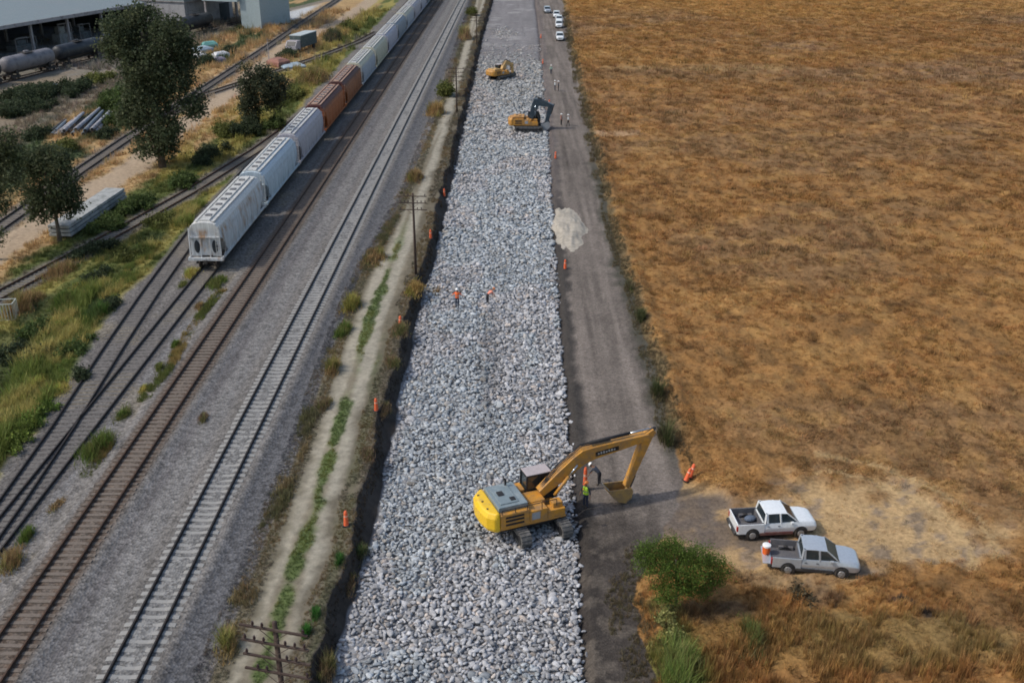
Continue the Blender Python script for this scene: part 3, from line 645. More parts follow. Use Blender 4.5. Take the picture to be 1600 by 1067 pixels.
b = MB(); b.loft([[(-60, -1.2, 6.9), (36, -1.2, 6.9), (36, -1.2, 7.1), (-60, -1.2, 7.1)], [(-60, 18, 9.6), (36, 18, 9.6), (36, 18, 9.8), (-60, 18, 9.8)], [(-60, 37, 6.9), (36, 37, 6.9), (36, 37, 7.1), (-60, 37, 7.1)]])
rf = b.build('roof', [M_clad], sh); MB().box(-60, 36, -1.35, -1.22, 6.45, 7.15).build('fascia', [M_col], rf)
b = MB(); b.loft([[(-22, -1.5, 7.12), (-9, -1.5, 7.12), (-9, -1.5, 7.16), (-22, -1.5, 7.16)], [(-22, 3, 8.1), (-9, 3, 8.1), (-9, 3, 8.3), (-22, 3, 8.3)]]); b.build('skylight', [M_clad2], rf)
for k in range(-5, 4):
    for yy in (0, 17, 33): MB().box(k * 10.7 - .22, k * 10.7 + .22, yy - .25, yy + .25, .5, 6.95 + (2.2 if yy == 17 else 0)).build('column', [M_col], sh)
MB().box(35.7, 36, 0, 34, 0, 6.9).build('end_wall', [M_dark], sh); MB().box(-60, 36, 34, 34.3, 0, 6.9).build('back_wall', [M_dark], sh)
b = MB()
for k in range(-5, 4): b.bar((k * 10.7, -.2, 6.4), (k * 10.7, 33, 6.4), .25); b.bar((k * 10.7, 5, 6.4), (k * 10.7, 17, 8.9), .15)
b.build('roof_truss', [M_col], sh)
M_mach = mat('machine_grey_paint', (.14, .16, .17), .6, .2, .4, (.07, .06, .05)); M_mach2 = mat('machine_pale_paint', (.30, .31, .30), .6, .1, .4, (.15, .12, .1))
for (s, dpt, lx, ly, hz, m, lab) in ((-14, 6, 3, 2, 3.2, M_mach2, 'pale cabinet-like machine inside the shed behind the first column'), (2, 5, 6, 2.5, 2.6, M_mach, 'long low grey machine inside the shed'), (13, 4, 4, 2, 4.2, M_mach2, 'tall pale machine frame inside the shed near the tree'),
                                (20, 5, 3.5, 2.4, 3.2, M_mach, 'grey machine deep in the shed beside the tall pale one'), (-6, 12, 7, 3, 3.6, M_mach, 'dark bulky machine at the back of the shed')):
    p = sh.matrix_basis @ Vector((s, dpt, .7)); r = empty('machine', p, sh.rotation_euler.z, lab, 'machine')
    b = MB(); b.box(-lx / 2, lx / 2, -ly / 2, ly / 2, 0, hz * .5); b.box(-lx * .3, lx * .1, -ly * .35, ly * .35, hz * .5, hz * .85); b.build('casing', [m], r, bevel=.06)
    b = MB(); b.tube([(lx * .3, 0, hz * .5), (lx * .3, 0, hz * .95), (-lx * .2, 0, hz * .95)], .16, 8)
    for q in (-1, 1): b.bar((q * lx * .48, -ly * .55, 0), (q * lx * .48, -ly * .55, hz), .12)
    b.bar((-lx * .48, -ly * .55, hz), (lx * .48, -ly * .55, hz), .12); b.build('pipe_frame', [M_col], r)
cb = empty('concrete_building', (-80, 263.8, -.4), math.atan2(18, 7.4), 'square building with stained concrete lower wall and metal upper wall', 'building')
MB().box(0, 19, 0, 14, 0, 5.9).build('wall', [M_cblk], cb); MB().box(-.25, 19.2, -.25, 14.2, 5.9, 15).build('upper_wall', [M_clad], cb)
MB().box(-.35, 19.4, -.4, 14.4, 15, 15.3).build('roof', [M_clad], cb); MB().box(-.3, 19.3, -.32, 14.3, 5.75, 5.95).build('ledge', [M_col], cb)
b = MB(); b.box(13.5, 17.5, -.06, .05, 0, 4.2); b.build('door', [M_dark], cb)
rb_ = empty('loading_tower', (-60.6, 259.5, -.4), math.atan2(12.2, 4.3), 'pale blue metal-clad loading tower with a bridging bay over the tracks', 'building')
MB().box(0, 13.5, 0, 5.5, 0, 16).build('wall', [M_clad2], rb_); MB().box(-1, 14, 5.5, 15.5, 6.2, 16).build('bridging_bay', [M_clad2], rb_)
MB().box(-1.3, 14.3, -.3, 15.8, 16, 16.3).build('roof', [M_clad], rb_)
for q in (0, 13): MB().box(q - .3, q + .3, 15.0, 15.5, 0, 6.2).build('leg', [M_col], rb_)

# ------------------------------------------------------------------ trees and shrubs
def M_leafm(name, rough=.7):
    if name in MATS: return MATS[name]
    m = bpy.data.materials.new(name); m.use_nodes = True; t = m.node_tree; b = t.nodes['Principled BSDF']; at = t.nodes.new('ShaderNodeAttribute'); at.attribute_name = 'Col'
    t.links.new(at.outputs['Color'], b.inputs['Base Color']); b.inputs['Roughness'].default_value = rough; b.inputs['Specular IOR Level'].default_value = .2
    tl = t.nodes.new('ShaderNodeBsdfTranslucent'); t.links.new(at.outputs['Color'], tl.inputs['Color']); mx = t.nodes.new('ShaderNodeMixShader'); mx.inputs[0].default_value = .38
    t.links.new(b.outputs[0], mx.inputs[1]); t.links.new(tl.outputs[0], mx.inputs[2]); t.links.new(mx.outputs[0], t.nodes['Material Output'].inputs[0])
    MATS[name] = m; return m
M_leaf = M_leafm('leaf'); M_bark = mat('bark', (.10, .075, .055), .95, 0, .5, (.2, .17, .14), ds=2, bump=.6)
LEAF = (np.array([(-.5, 0, 0), (.5, 0, 0), (.42, .9, .12), (-.3, 1., .1)], float), np.array([(0, 1, 2, 3)]))
def rotm(n):
    q = RNG.normal(size=(n, 4)); q /= np.linalg.norm(q, axis=1)[:, None]; w, x, y, z = q.T
    return np.stack([1 - 2 * (y * y + z * z), 2 * (x * y - z * w), 2 * (x * z + y * w), 2 * (x * y + z * w), 1 - 2 * (x * x + z * z), 2 * (y * z - x * w), 2 * (x * z - y * w), 2 * (y * z + x * w), 1 - 2 * (x * x + y * y)], -1).reshape(n, 3, 3)
def crown_mesh(name, lobes, col, leaf, clump, dens, parent, var=.35, c2=None):
    """lobes: (x, y, z, rx, ry, rz) in the thing's own space; leaves hang in clumps spread through each lobe"""
    P, C = [], []
    for (x, y, z, rx, ry, rz) in lobes:
        vol = rx * ry * rz; nc = max(6, int(dens * (rx * ry + ry * rz + rx * rz) / 3)); d = RNG.normal(size=(nc, 3)); d /= np.linalg.norm(d, axis=1)[:, None]
        r = .9 * RNG.uniform(.2, 1., nc) ** .5 * (1 + .13 * RNG.normal(size=nc)); cc = np.array((x, y, z)) + d * r[:, None] * np.array((rx, ry, rz))
        nl = 22; tone = RNG.uniform(1 - var, 1 + var, nc); mixv = RNG.random(nc) < .3
        q = cc[:, None] + RNG.normal(0, clump * .5, (nc, nl, 3)) * (RNG.uniform(.5, 1.6, (nc, 1, 3))); P.append(q.reshape(-1, 3))
        k = np.array(col) * np.ones((nc, 3)); 
        if c2 is not None: k = np.where(mixv[:, None], np.array(c2), k)
        C.append(np.repeat(k * tone[:, None], nl, 0) * RNG.uniform(.8, 1.2, (nc * nl, 1)))
    P = np.concatenate(P); C = np.concatenate(C); ok = P[:, 2] > .05; P = P[ok]; C = C[ok]; n = len(P)
    s = leaf * RNG.uniform(.6, 1.3, n); V = np.einsum('nij,kj->nki', rotm(n), LEAF[0]) * s[:, None, None] + P[:, None]
    F = LEAF[1][None] + (np.arange(n) * 4)[:, None, None]
    o = npmesh(name, V.reshape(-1, 3), F.reshape(-1, 4), np.repeat(C, 4, 0), [M_leaf]); o.parent = parent; return o
def trunk(parent, h, r, ends, name='trunk', lean=(0, 0)):
    b = MB(); pts = []; k = 7
    for i in range(k + 1):
        t = i / k; pts.append((lean[0] * t + .12 * math.sin(3 * t + 1), lean[1] * t + .1 * math.sin(4 * t), h * t - .1))
    b.tube(pts, [r * (1.25 if i == 0 else 1) * (1 - .62 * i / k) for i in range(k + 1)], 9)
    for (x, y, z, s) in ends:
        t = min(.92, max(.3, s)); p = Vector((lean[0] * t + .12 * math.sin(3 * t + 1), lean[1] * t + .1 * math.sin(4 * t), h * t - .1)); e = Vector((x, y, z)); m = (p + e) / 2 + Vector((0, 0, .12 * (e - p).length))
        rr = r * (1 - .62 * t) * .6; b.tube([p, p.lerp(m, .6), m.lerp(e, .4), e], [rr, rr * .75, rr * .5, rr * .2], 6)
    return b.build(name, [M_bark], parent, smooth=True)
def photo_tree(name, base, z0, lobes, label, cat, col, leaf, clump, dens, tr, group=None, c2=None, dr=1.):
    """lobes as seen: (px, py, rpx, rpy, depth offset); each becomes a real ellipsoid around the trunk"""
    bx, by = G(*base, z0); root = empty(name, (bx, by, z0), 0, label, cat, group); W = []
    for (px, py, rx, ry, dd) in lobes:
        x, y, z = AT(px, py, by + dd); s = FPX / (y * CP + (H - z) * SP); W.append((x - bx, y - by, z - z0, rx / s, (rx + ry) / 2 / s * dr, ry / s / .95))
    crown_mesh('crown', W, col, leaf, clump, dens, root, c2=c2)
    top = max(w[2] for w in W)
    trunk(root, top * .93, tr, [(w[0] * .85, w[1] * .85, w[2], w[2] / top * .75) for w in W])
    return root
DG = (.066, .086, .044); DG2 = (.11, .125, .065)
photo_tree('tall_tree', (253, 262), -.4, [(185, 45, 27, 30, 0), (222, 30, 34, 26, 1.5), (262, 58, 34, 34, -1), (288, 80, 24, 34, 1), (232, 100, 38, 34, -1), (270, 122, 38, 38, .5), (302, 165, 23, 25, -1), (238, 162, 34, 38, .5), (262, 200, 26, 26, -1), (238, 225, 32, 26, .5), (205, 180, 20, 30, 1), (172, 78, 20, 22, 1), (210, 130, 26, 34, 1.5), (262, 228, 16, 20, 0), (198, 70, 28, 30, 0)],
           'tallest dark tree of the yard, its crown reaching up to the shed roof', 'tree', DG, .22, .75, 19, .42, 'dark trees in the rail yard', DG2)
photo_tree('broad_tree', (92, 377), -.4, [(80, 250, 38, 26, 0), (55, 285, 32, 36, 1), (100, 285, 27, 38, -.5), (75, 318, 40, 22, 0), (104, 320, 22, 16, .5), (58, 335, 16, 16, 0), (118, 312, 9, 20, 0), (45, 250, 20, 22, .5)],
           'round dark tree beside the stack of concrete slabs', 'tree', DG, .18, .62, 22, .22, 'dark trees in the rail yard', DG2)
photo_tree('broad_tree', (-8, 405), -.4, [(0, 225, 34, 32, 0), (-28, 270, 42, 45, 1), (12, 268, 24, 34, -.5), (-6, 315, 24, 22, 0), (-2, 372, 9, 14, 0), (-50, 230, 30, 40, 0)],
           'dark tree cut off by the left edge of the view', 'tree', DG2, .18, .62, 22, .24, 'dark trees in the rail yard', (.07, .085, .035))
photo_tree('small_tree', (400, 197), -.4, [(410, 138, 32, 28, 0), (434, 136, 19, 24, .5), (385, 145, 13, 30, -.5), (383, 106, 6, 9, 0), (410, 113, 20, 11, .5), (392, 172, 20, 16, -.5), (425, 158, 18, 16, 0)],
           'small dark bushy tree with a spiky top between the train and the service road', 'tree', (.066, .078, .046), .2, .7, 21, .2, 'dark trees in the rail yard', (.06, .07, .035))
tb = photo_tree('acacia_tree', (1052, 960), -1., [(1022, 858, 30, 14, .3), (1050, 852, 22, 12, .6), (1092, 866, 30, 13, .2), (1118, 880, 22, 12, 0), (1030, 886, 34, 13, -.3), (1080, 893, 36, 14, -.4), (1118, 904, 20, 10, .2), (1052, 915, 40, 13, -.5), (1005, 872, 14, 12, 0), (1090, 922, 22, 10, -.2), (1062, 872, 30, 16, 1.), (1040, 935, 18, 8, -.5), (1132, 893, 10, 7, 0)],
           'low feathery bright green tree on the roadside in front of the parked pickups', 'tree', (.105, .165, .03), .05, .30, 260, .09, None, (.08, .12, .025))
def shrub(px, py, rx, ry, z, col, label, name='shrub', leaf=.16, c2=None, group='shrubs along the tracks', cat='shrub', dens=60):
    s0 = .02774 * (py + 189); x, y = G(px, py, z); r = rx / s0; h = max(.3, ry / s0 * (.8 if py > 260 else 1.)); z = float(height(x, y))
    root = empty(name, (x, y, z - .05), 0, label, cat, group); blady = any(w in label for w in ('grass', 'tuft', 'weed', 'brush', 'straw', 'brown', 'clump'))
    if blady:                                                          # loose drift of blades, drawn out along the track
        n = int(min(2600, 420 + 900 * r * r)); q = RNG.normal(0, .5, (n, 2)) * np.array((r * .7, r * 1.9)); q += .25 * r * np.stack([np.sin(q[:, 1] * 2.1 + px), np.cos(q[:, 0] * 2.3)], 1)
        e = np.exp(-((q[:, 0] / r) ** 2 + (q[:, 1] / r / 2.2) ** 2)); w = fbm(q[:, 0] * 1.7 + px, q[:, 1] * 1.2, 7, 3); hh = h * (.25 + 1.1 * e * w / .5) * RNG.uniform(.5, 1.1, n); t = RNG.uniform(0, 6.28, n); L = hh * RNG.uniform(.2, .75, n)
        wd_ = max(.022, leaf * .22) * RNG.uniform(.6, 1.4, n); c, s = np.cos(t), np.sin(t); zo = RNG.uniform(0, .45, n) * hh
        V = np.stack([np.stack([q[:, 0] - s * wd_, q[:, 1] + c * wd_, zo - .05], 1), np.stack([q[:, 0] + s * wd_, q[:, 1] - c * wd_, zo - .05], 1), np.stack([q[:, 0] + c * L, q[:, 1] + s * L, zo + hh * .8], 1)], 1).reshape(-1, 3)
        C = np.array(col)[None] * 1.35 * (RNG.uniform(.55, 1.5, (n, 1))) * (1 + RNG.uniform(-.1, .1, (n, 3))); C = np.where(w[:, None] > .6, C * np.array((.75, 1.0, .7)), C)
        o = npmesh('foliage', V, np.arange(3 * n).reshape(-1, 3), np.repeat(C, 3, 0), [M_leaf]); o.parent = root
    else:
        lb = [(0, 0, h * .4, r * .55, r * .7, h * .5)] + [(r * .7 * random.uniform(-1, 1), r * 1.5 * random.uniform(-1, 1), h * random.uniform(.15, .55), r * random.uniform(.25, .5), r * random.uniform(.3, .6), h * random.uniform(.3, .5)) for k in range(7)]
        crown_mesh('foliage', lb, col, leaf, leaf * 2.6, dens, root, c2=c2)
    b = MB()
    for k in range(4):
        a = random.uniform(0, 6.28); b.tube([(0, 0, 0), (r * .2 * math.cos(a), r * .2 * math.sin(a), h * .25), (r * .35 * math.cos(a + .3), r * .35 * math.sin(a + .3), h * .55)], [.03, .02, .008], 5)
    b.build('stem', [M_bark], root); return root
GR, OL, YE, BR, DKG = (.07, .10, .03), (.11, .12, .035), (.32, .27, .08), (.22, .15, .07), (.045, .06, .03)
SH = [  # photo foot x, y, half width, height, colour, label
 (215, 322, 30, 26, GR, 'green shrub mound by the overgrown yard track near the train tail'), (170, 352, 28, 20, GR, 'green shrub beside the right end of the concrete slab stack'), (250, 345, 22, 14, OL, 'olive shrub between the overgrown track and the last wagon'),
 (285, 285, 26, 18, GR, 'green shrub at the foot of the tallest tree'), (330, 245, 30, 20, DKG, 'dark green shrub right of the tallest tree foot'), (345, 210, 22, 18, OL, 'olive shrub between the tallest tree and the small tree'),
 (392, 205, 24, 22, DKG, 'dark shrub under the small dark tree'), (430, 198, 16, 16, GR, 'green shrub close to the train, right of the small tree'), (455, 155, 24, 14, OL, 'olive shrub next to the train by the third wagon'), (490, 125, 26, 14, BR, 'straw-brown shrub next to the brown wagons'),
 (175, 165, 34, 26, GR, 'wide green shrub left of the tallest tree, above the pole pile'), (190, 195, 24, 26, GR, 'green shrub at the right end of the pole pile'), (165, 212, 18, 16, DKG, 'dark shrub in front of the pole pile'),
 (30, 155, 40, 20, DKG, 'dark green bush left in the far row before the tank wagons'), (75, 150, 36, 18, DKG, 'dark green bush in the middle of the far row before the tank wagons'), (118, 145, 30, 18, DKG, 'dark green bush at the right of the far row before the tank wagons'), (150, 128, 22, 14, OL, 'olive bush beyond the far row, close to the tallest tree'),
 (20, 178, 36, 18, DKG, 'dark bush at the left edge of the view beyond the yard trees'), (62, 170, 28, 12, DKG, 'low dark bush in front of the far bush row'), (60, 215, 22, 18, DKG, 'dark bush left of the pole pile'), (100, 238, 26, 18, OL, 'olive bush in front of the pole pile behind the round tree'),
 (520, 62, 16, 12, (.09, .08, .055), 'grey-brown bush beside the small lorry'), (545, 45, 18, 10, OL, 'olive bush beyond the small lorry'), (455, 88, 22, 9, DKG, 'low dark bush in front of the small lorry'), (325, 100, 16, 14, DKG, 'dark bush under the heap of wrapped goods'), (360, 82, 12, 10, DKG, 'dark bush right of the heap of wrapped goods'),
 (150, 440, 24, 16, DKG, 'dark green bush on the bank left of the curving siding'), (195, 405, 22, 14, OL, 'olive bush above the curving siding'), (140, 395, 30, 14, DKG, 'dark green bush just right of the overgrown track'), (95, 425, 28, 14, BR, 'straw-brown bush near the overgrown track'),
 (35, 480, 26, 22, BR, 'straw-brown bush by the small white cage'), (50, 525, 24, 22, GR, 'round green bush below the small white cage'), (12, 560, 26, 24, DKG, 'dark green bush at the left edge of the view'), (48, 565, 20, 16, DKG, 'dark green bush right of the one at the left edge'),
 (105, 470, 26, 14, OL, 'olive bush in the yellow grass band'), (150, 495, 20, 18, GR, 'green bush at the upper end of the yellow grass by the siding'), (172, 478, 18, 14, DKG, 'dark bush touching the curving siding'), (118, 545, 24, 16, GR, 'green bush at the gravel edge half way down the siding'), (128, 590, 18, 14, DKG, 'dark green bush at the gravel edge below the half-way bush'),
 (62, 650, 24, 18, (.10, .15, .03), 'bright green bush at the gravel edge by the lower siding'), (25, 690, 26, 22, (.13, .17, .035), 'bright yellow-green bush low at the left edge of the view'), (90, 610, 24, 14, YE, 'yellow grass clump above the bright green bush'), (45, 610, 34, 20, YE, 'large yellow grass clump at the left of the siding'), (95, 510, 24, 14, YE, 'yellow grass clump half way up the band'), (130, 450, 22, 12, YE, 'yellow grass clump at the upper end of the band'),
 (150, 705, 26, 22, OL, 'olive weed tuft in the gravel left of the timber main track'), (15, 880, 22, 34, BR, 'straw-brown weed tuft at the lower left edge of the view'), (40, 840, 14, 14, OL, 'small olive weed tuft above the straw-brown one'), (88, 790, 12, 8, BR, 'tiny brown weed tuft in the gravel'),
 (190, 650, 16, 14, OL, 'olive weed tuft by the siding switch'), (222, 610, 18, 16, YE, 'yellow weed tuft in the row beside the siding'), (248, 575, 20, 20, OL, 'green weed tuft in the row beside the siding'), (275, 540, 16, 16, OL, 'farther green weed tuft in the row beside the siding'), (312, 480, 16, 18, BR, 'orange-brown weed tuft between siding and timber main track'), (338, 445, 16, 18, OL, 'olive weed tuft before the last wagon'), (300, 430, 12, 12, YE, 'yellow weed tuft between the rails before the last wagon'), (285, 445, 10, 10, OL, 'green weed tuft between the two sidings before the train'),
 (318, 655, 10, 8, (.16, .11, .07), 'small brown weed clump between the two main tracks'),
 (585, 405, 20, 18, BR, 'brown bush left of the dirt path near the middle pole'), (548, 480, 16, 22, (.26, .18, .07), 'tall orange-brown grass clump at the left edge of the dirt path'), (535, 520, 14, 22, OL, 'olive grass clump below the orange-brown one by the dirt path'), (520, 580, 13, 24, BR, 'brown grass clump half way down the left path edge'), (508, 635, 12, 22, (.15, .11, .06), 'dull brown clump lower on the left path edge'), (355, 1010, 22, 26, (.24, .18, .08), 'straw-brown bush beside the near utility pole'),
 (648, 455, 18, 14, (.25, .17, .06), 'straw-brown bush around the foot of the middle pole'), (680, 440, 10, 8, BR, 'small brown bush overhanging the trench by the middle pole'), (648, 280, 14, 16, BR, 'brown bush on the path edge beyond the middle pole'), (680, 178, 14, 14, (.30, .20, .09), 'orange-brown bush by the third pole'), (695, 150, 12, 22, OL, 'olive bush strip left of the third pole'), (727, 66, 10, 14, (.30, .21, .12), 'orange-brown bush far along the path'), (738, 28, 9, 12, OL, 'olive bush at the far end of the path'),
 (625, 520, 16, 18, (.17, .125, .07), 'brown brush on the bank beside the second marker'), (612, 570, 15, 16, (.16, .115, .065), 'brown brush on the bank above the third marker'), (598, 640, 14, 16, (.12, .09, .055), 'dark brown brush on the bank below the third marker'), (575, 715, 13, 18, (.14, .10, .06), 'brown brush on the bank above the nearest marker'), (560, 850, 15, 18, (.10, .10, .05), 'dull olive brush on the bank below the nearest marker'), (545, 900, 15, 16, (.14, .10, .055), 'brown brush at the dark bank corner'), (505, 1030, 22, 22, (.15, .11, .06), 'brown brush on the bank right of the near pole'), (492, 965, 10, 9, (.05, .12, .03), 'small vivid green weed by the near pole'), (478, 992, 8, 8, (.05, .12, .03), 'second small vivid green weed under the near pole arms'), (530, 880, 10, 10, (.05, .10, .03), 'vivid green weed on the bank corner'),
 (1040, 985, 26, 26, (.22, .22, .08), 'pale yellow-green bush under the acacia tree'), (1062, 1060, 40, 42, (.18, .18, .065), 'tall yellow-green grass bush at the lower edge of the view'), (1040, 690, 14, 30, (.085, .075, .04), 'dark weed clump at the field edge near the boom tip'), (1028, 620, 12, 24, (.085, .075, .04), 'dark weed clump along the field edge'), (1000, 500, 10, 18, (.10, .085, .05), 'brown weed clump along the field edge by the road'), (985, 450, 9, 14, (.12, .10, .055), 'straw weed clump along the field edge by the road'), (1245, 935, 24, 14, (.09, .075, .045), 'dark scrub below the silver pickup'), (1170, 1010, 30, 20, (.14, .12, .05), 'olive-brown scrub right of the acacia tree'),
]
for i, (px, py, rx, ry, c, lab) in enumerate(SH):
    far_ = py < 260; z = -1. if px > 980 else (-.35 if px < 700 else -1)
    lf = .05 + 1.5 / (.02774 * (py + 189)); gp = 'shrubs on the far side of the train' if (px < 540 and far_) else ('field edge scrub' if px > 980 else ('brush along the dirt path' if px > 340 and px < 760 and py > 20 and not (px < 540 and py < 230) else 'shrubs beside the siding'))
    if 500 < px < 660 and py > 380 and py < 1000: ry *= .7
    if lab.split()[-1] in ('siding', 'wagon', 'track') and px > 180 and px < 350 and py > 470: rx *= .45; ry *= .8
    if px < 345 and py > 430 and any(w in lab for w in ('tuft', 'clump')) and 'gravel' not in lab: ry *= .6
    shrub(px, py, rx, ry, z, c, lab, name='bush' if ry > 15 else 'shrub', leaf=min(lf, .22), c2=tuple(min(1, q * 1.5) for q in c), group=gp, dens=80 if py > 260 else 40)

# ------------------------------------------------------------------ grass: straw field, yard, verges
def tuft(nb, r, h, w, lean=.5):
    V, F = [], []
    for k in range(nb):
        a = RNG.uniform(0, 6.28); q = r * RNG.random() ** .5; bx, by = q * math.cos(a), q * math.sin(a); t = RNG.uniform(0, 6.28); L = lean * RNG.uniform(.3, 1.2); hh = h * RNG.uniform(.5, 1.1); c, s = math.cos(t), math.sin(t); ww = w * RNG.uniform(.6, 1.3)
        o = len(V); V += [(bx - s * ww, by + c * ww, -.05), (bx + s * ww, by - c * ww, -.05), (bx + c * L * hh, by + s * L * hh, hh)]; F.append((o, o + 1, o + 2))
    return np.array(V), np.array(F)
def scatter(name, label, boxes, protos, hs, dens_fn, colf, keep, zoff=0., kind='stuff', cat='grass', cvar=.3):
    X = []
    for (x0, x1, y0, y1, s) in boxes:
        n = int((x1 - x0) * (y1 - y0) / s ** 2); X.append(np.stack([RNG.uniform(x0, x1, n), RNG.uniform(y0, y1, n), np.full(n, s)], 1))
    X = np.concatenate(X); X = X[np.abs(X[:, 0]) < X[:, 1] * .54 + 7]; X = X[keep(X[:, 0], X[:, 1])]
    n = len(X); c = colf(X[:, 0], X[:, 1]) * (1 + RNG.uniform(-cvar, cvar, (n, 1))) * (1 + RNG.uniform(-.08, .08, (n, 3)))
    z = height(X[:, 0], X[:, 1]) + zoff; sz = X[:, 2:3] * hs * RNG.uniform(.65, 1.35, (n, 1)) * np.ones(3); sz = sz * dens_fn(X[:, 0], X[:, 1])[:, None]
    V, F, C = merge(protos, np.stack([X[:, 0], X[:, 1], z], 1), sz, RNG.uniform(0, 6.28, n), c)
    return tag(npmesh(name, V, F, C, [M_leaf], kind), label, cat)
TF = [tuft(16, .7, .42, .055, 1.2) for _ in range(6)]; TG = [tuft(14, .45, .8, .05, .35) for _ in range(5)]
def field_keep(x, y): return (x > k6(y) + .1) & (RNG.random(len(x)) > .93 * tramp(x, y)) & ~((blobw(1100, 800, 70, 45, -1, x, y) > .4))
def clumpy(x, y): return .6 + .8 * ss(.3, .7, fbm(x * .5, y * .5, 111, 4))
scatter('dry_field_grass', 'orange-brown dry grass covering the field', [(5, 40, 24, 60, .23), (5, 52, 60, 95, .31), (8, 85, 95, 160, .52), (10, 160, 160, 335, .9)], TF, 1.05, clumpy, lambda x, y: colour(x, y) * 1.22 * np.where(RNG.random(len(x))[:, None] < .035, np.array((.5, .58, .5)), 1.), field_keep)
def yard_keep(x, y):
    a = k1(y); g = colour(x, y); ok = (x < a - .3) & (np.abs(x - RDX(y)) > 2.0 + RNG.uniform(-.5, .6, len(x)))
    for P in (T5P, T6P, T7P, T8P): ok &= ~((y > P[0][1]) & (y < P[-1][1]) & (np.abs(x - pl(P)(y)) < 1.35))
    return ok & (g[:, 2] < .19)
scatter('yard_grass', 'green and yellow grass and weeds over the rail yard', [(-50, -28, 45, 80, .25), (-60, -28, 80, 130, .36), (-75, -28, 130, 200, .7), (-110, -28, 200, 300, 1.2)], TG, 1.1, clumpy, lambda x, y: colour(x, y) * 1.3, yard_keep)
def verge_keep(x, y):
    a2, a3 = k2(y), k3(y); g = colour(x, y); v = fbm(x * .5, y * .2, 121, 3)
    return (((x > a2 - 1.0) & (x < a2 + .7) & (v > .30)) | ((x > a3 - 1.1) & (x < a3 + .45) & (v > .33)) | ((x > a2) & (x < a3) & (g[:, 1] > g[:, 0] * 1.05))) & (y > 23)
scatter('verge_grass', 'thin dry and green grass along the dirt path', [(-16, -7, 24, 90, .13), (-15, -6, 90, 180, .24), (-14, -5, 180, 330, .5)], TG, 1.6, lambda x, y: np.ones(len(x)) * .8, lambda x, y: colour(x, y) * 1.45 * np.where(fbm(x * .6, y * .25, 122, 3)[:, None] > .55, np.array((1.25, 1.08, .85)), 1.), verge_keep)
def straw(x, y, a, c, s): w = fbm(x * .9, y * .35, s, 3)[:, None]; return np.where(w > .5, np.array(a), np.array(c)) * np.ones((len(x), 1))
def ridge_keep(x, y): a = k1(y); d = a - x; return (d > .5) & (d < 4.3) & (fbm(d * .5, y * .11, 151, 3) > .40) & (y < 112) & ~(np.abs(x - pl(T5P)(y)) < 1.5)
scatter('yellow_grass', 'tall yellow-green grass ridge running along the left of the curving siding', [(-44, -28, 44, 112, .20)], [tuft(18, .5, .85, .035, .8) for _ in range(5)], 4.2, lambda x, y: .5 + .7 * ss(.4, .7, fbm(x * .6, y * .2, 152, 3)), lambda x, y: straw(x, y, (.42, .36, .12), (.17, .21, .05), 153), ridge_keep)
def between_keep(x, y): return (np.abs(x - (T3x(y) + T2x(y)) / 2 - .15 - .25 * np.sin(y * .3)) < .42) & (fbm(y * .16, y * 0, 161, 2) > .42) & (y > 52) & (y < 90)
scatter('track_weeds', 'thin strip of olive and orange weeds between the train siding and the timber track', [(-28, -24, 52, 90, .16)], TG, 2.4, lambda x, y: .4 + .8 * ss(.35, .7, fbm(x * .8, y * .4, 162, 3)), lambda x, y: straw(x, y, (.30, .22, .08), (.14, .16, .045), 163), between_keep)
def pathedge_keep(x, y): return (np.abs(x - k2(y) + .1) < .55) & (fbm(x * .3, y * .1, 171, 2) > .40) & (y > 40) & (y < 125)
scatter('path_edge_weeds', 'continuous fringe of brown dry weeds on the left edge of the dirt path', [(-16, -10, 40, 125, .17)], TG, 2.2, lambda x, y: .35 + .9 * ss(.35, .7, fbm(x * .8, y * .4, 172, 3)), lambda x, y: straw(x, y, (.25, .19, .10), (.15, .14, .07), 173), pathedge_keep)
def edge_keep(x, y): return (np.abs(x - k6(y)) < .8 + .7 * (y < 50)) & (fbm(x * .4, y * .25, 131, 3) > .45) & ((y > 55) | (y < 48))
scatter('field_edge_grass', 'dull weeds along the edge between road and field', [(4, 10, 32, 48, .2), (8, 18, 55, 120, .2), (9, 20, 120, 300, .5)], TG, 1.3, lambda x, y: np.ones(len(x)), lambda x, y: np.ones((len(x), 3)) * np.array((.16, .13, .075)), edge_keep)
def reed_keep(x, y): return (x > k6(y) + .2) & (fbm(x * .45, y * .45, 141, 3) > .47) & (tramp(x, y) < .1)
scatter('tall_straw', 'tall straw-coloured reeds and grass at the lower right', [(6, 26, 26, 44.5, .24)], [tuft(16, .3, 1.0, .03, .4) for _ in range(5)], 2.6, lambda x, y: ss(46, 38, y) * .6 + .45, lambda x, y: colour(x, y) * 1.5, reed_keep)
#PART3
# ------------------------------------------------------------------ excavators
M_yel = mat('machine_yellow', (.58, .27, .035), .5, 0, .62, (.30, .18, .085), ds=2.2, coat=.1)
M_yel2 = mat('counterweight_yellow', (.80, .50, .02), .4, 0, .12, (.5, .33, .08), ds=1.2, coat=.3)
M_yelb = mat('dusty_yellow', (.58, .37, .14), .6, 0, .5, (.35, .24, .14), ds=2)
M_trk = mat('track_steel', (.10, .098, .095), .8, .2, .5, (.22, .21, .20), ds=3, bump=.3)
M_blk = mat('black_rubber', (.018, .018, .02), .7, 0, .2, (.06, .06, .06)); M_gry = mat('engine_cover_grey', (.20, .25, .27), .5, .1, .35, (.34, .38, .38), ds=1.5)
M_cabr = mat('cab_roof_dusty', (.42, .37, .37), .7, 0, .3, (.3, .27, .26)); M_chr = mat('chrome_rod', (.45, .5, .55), .2, .9, .1)
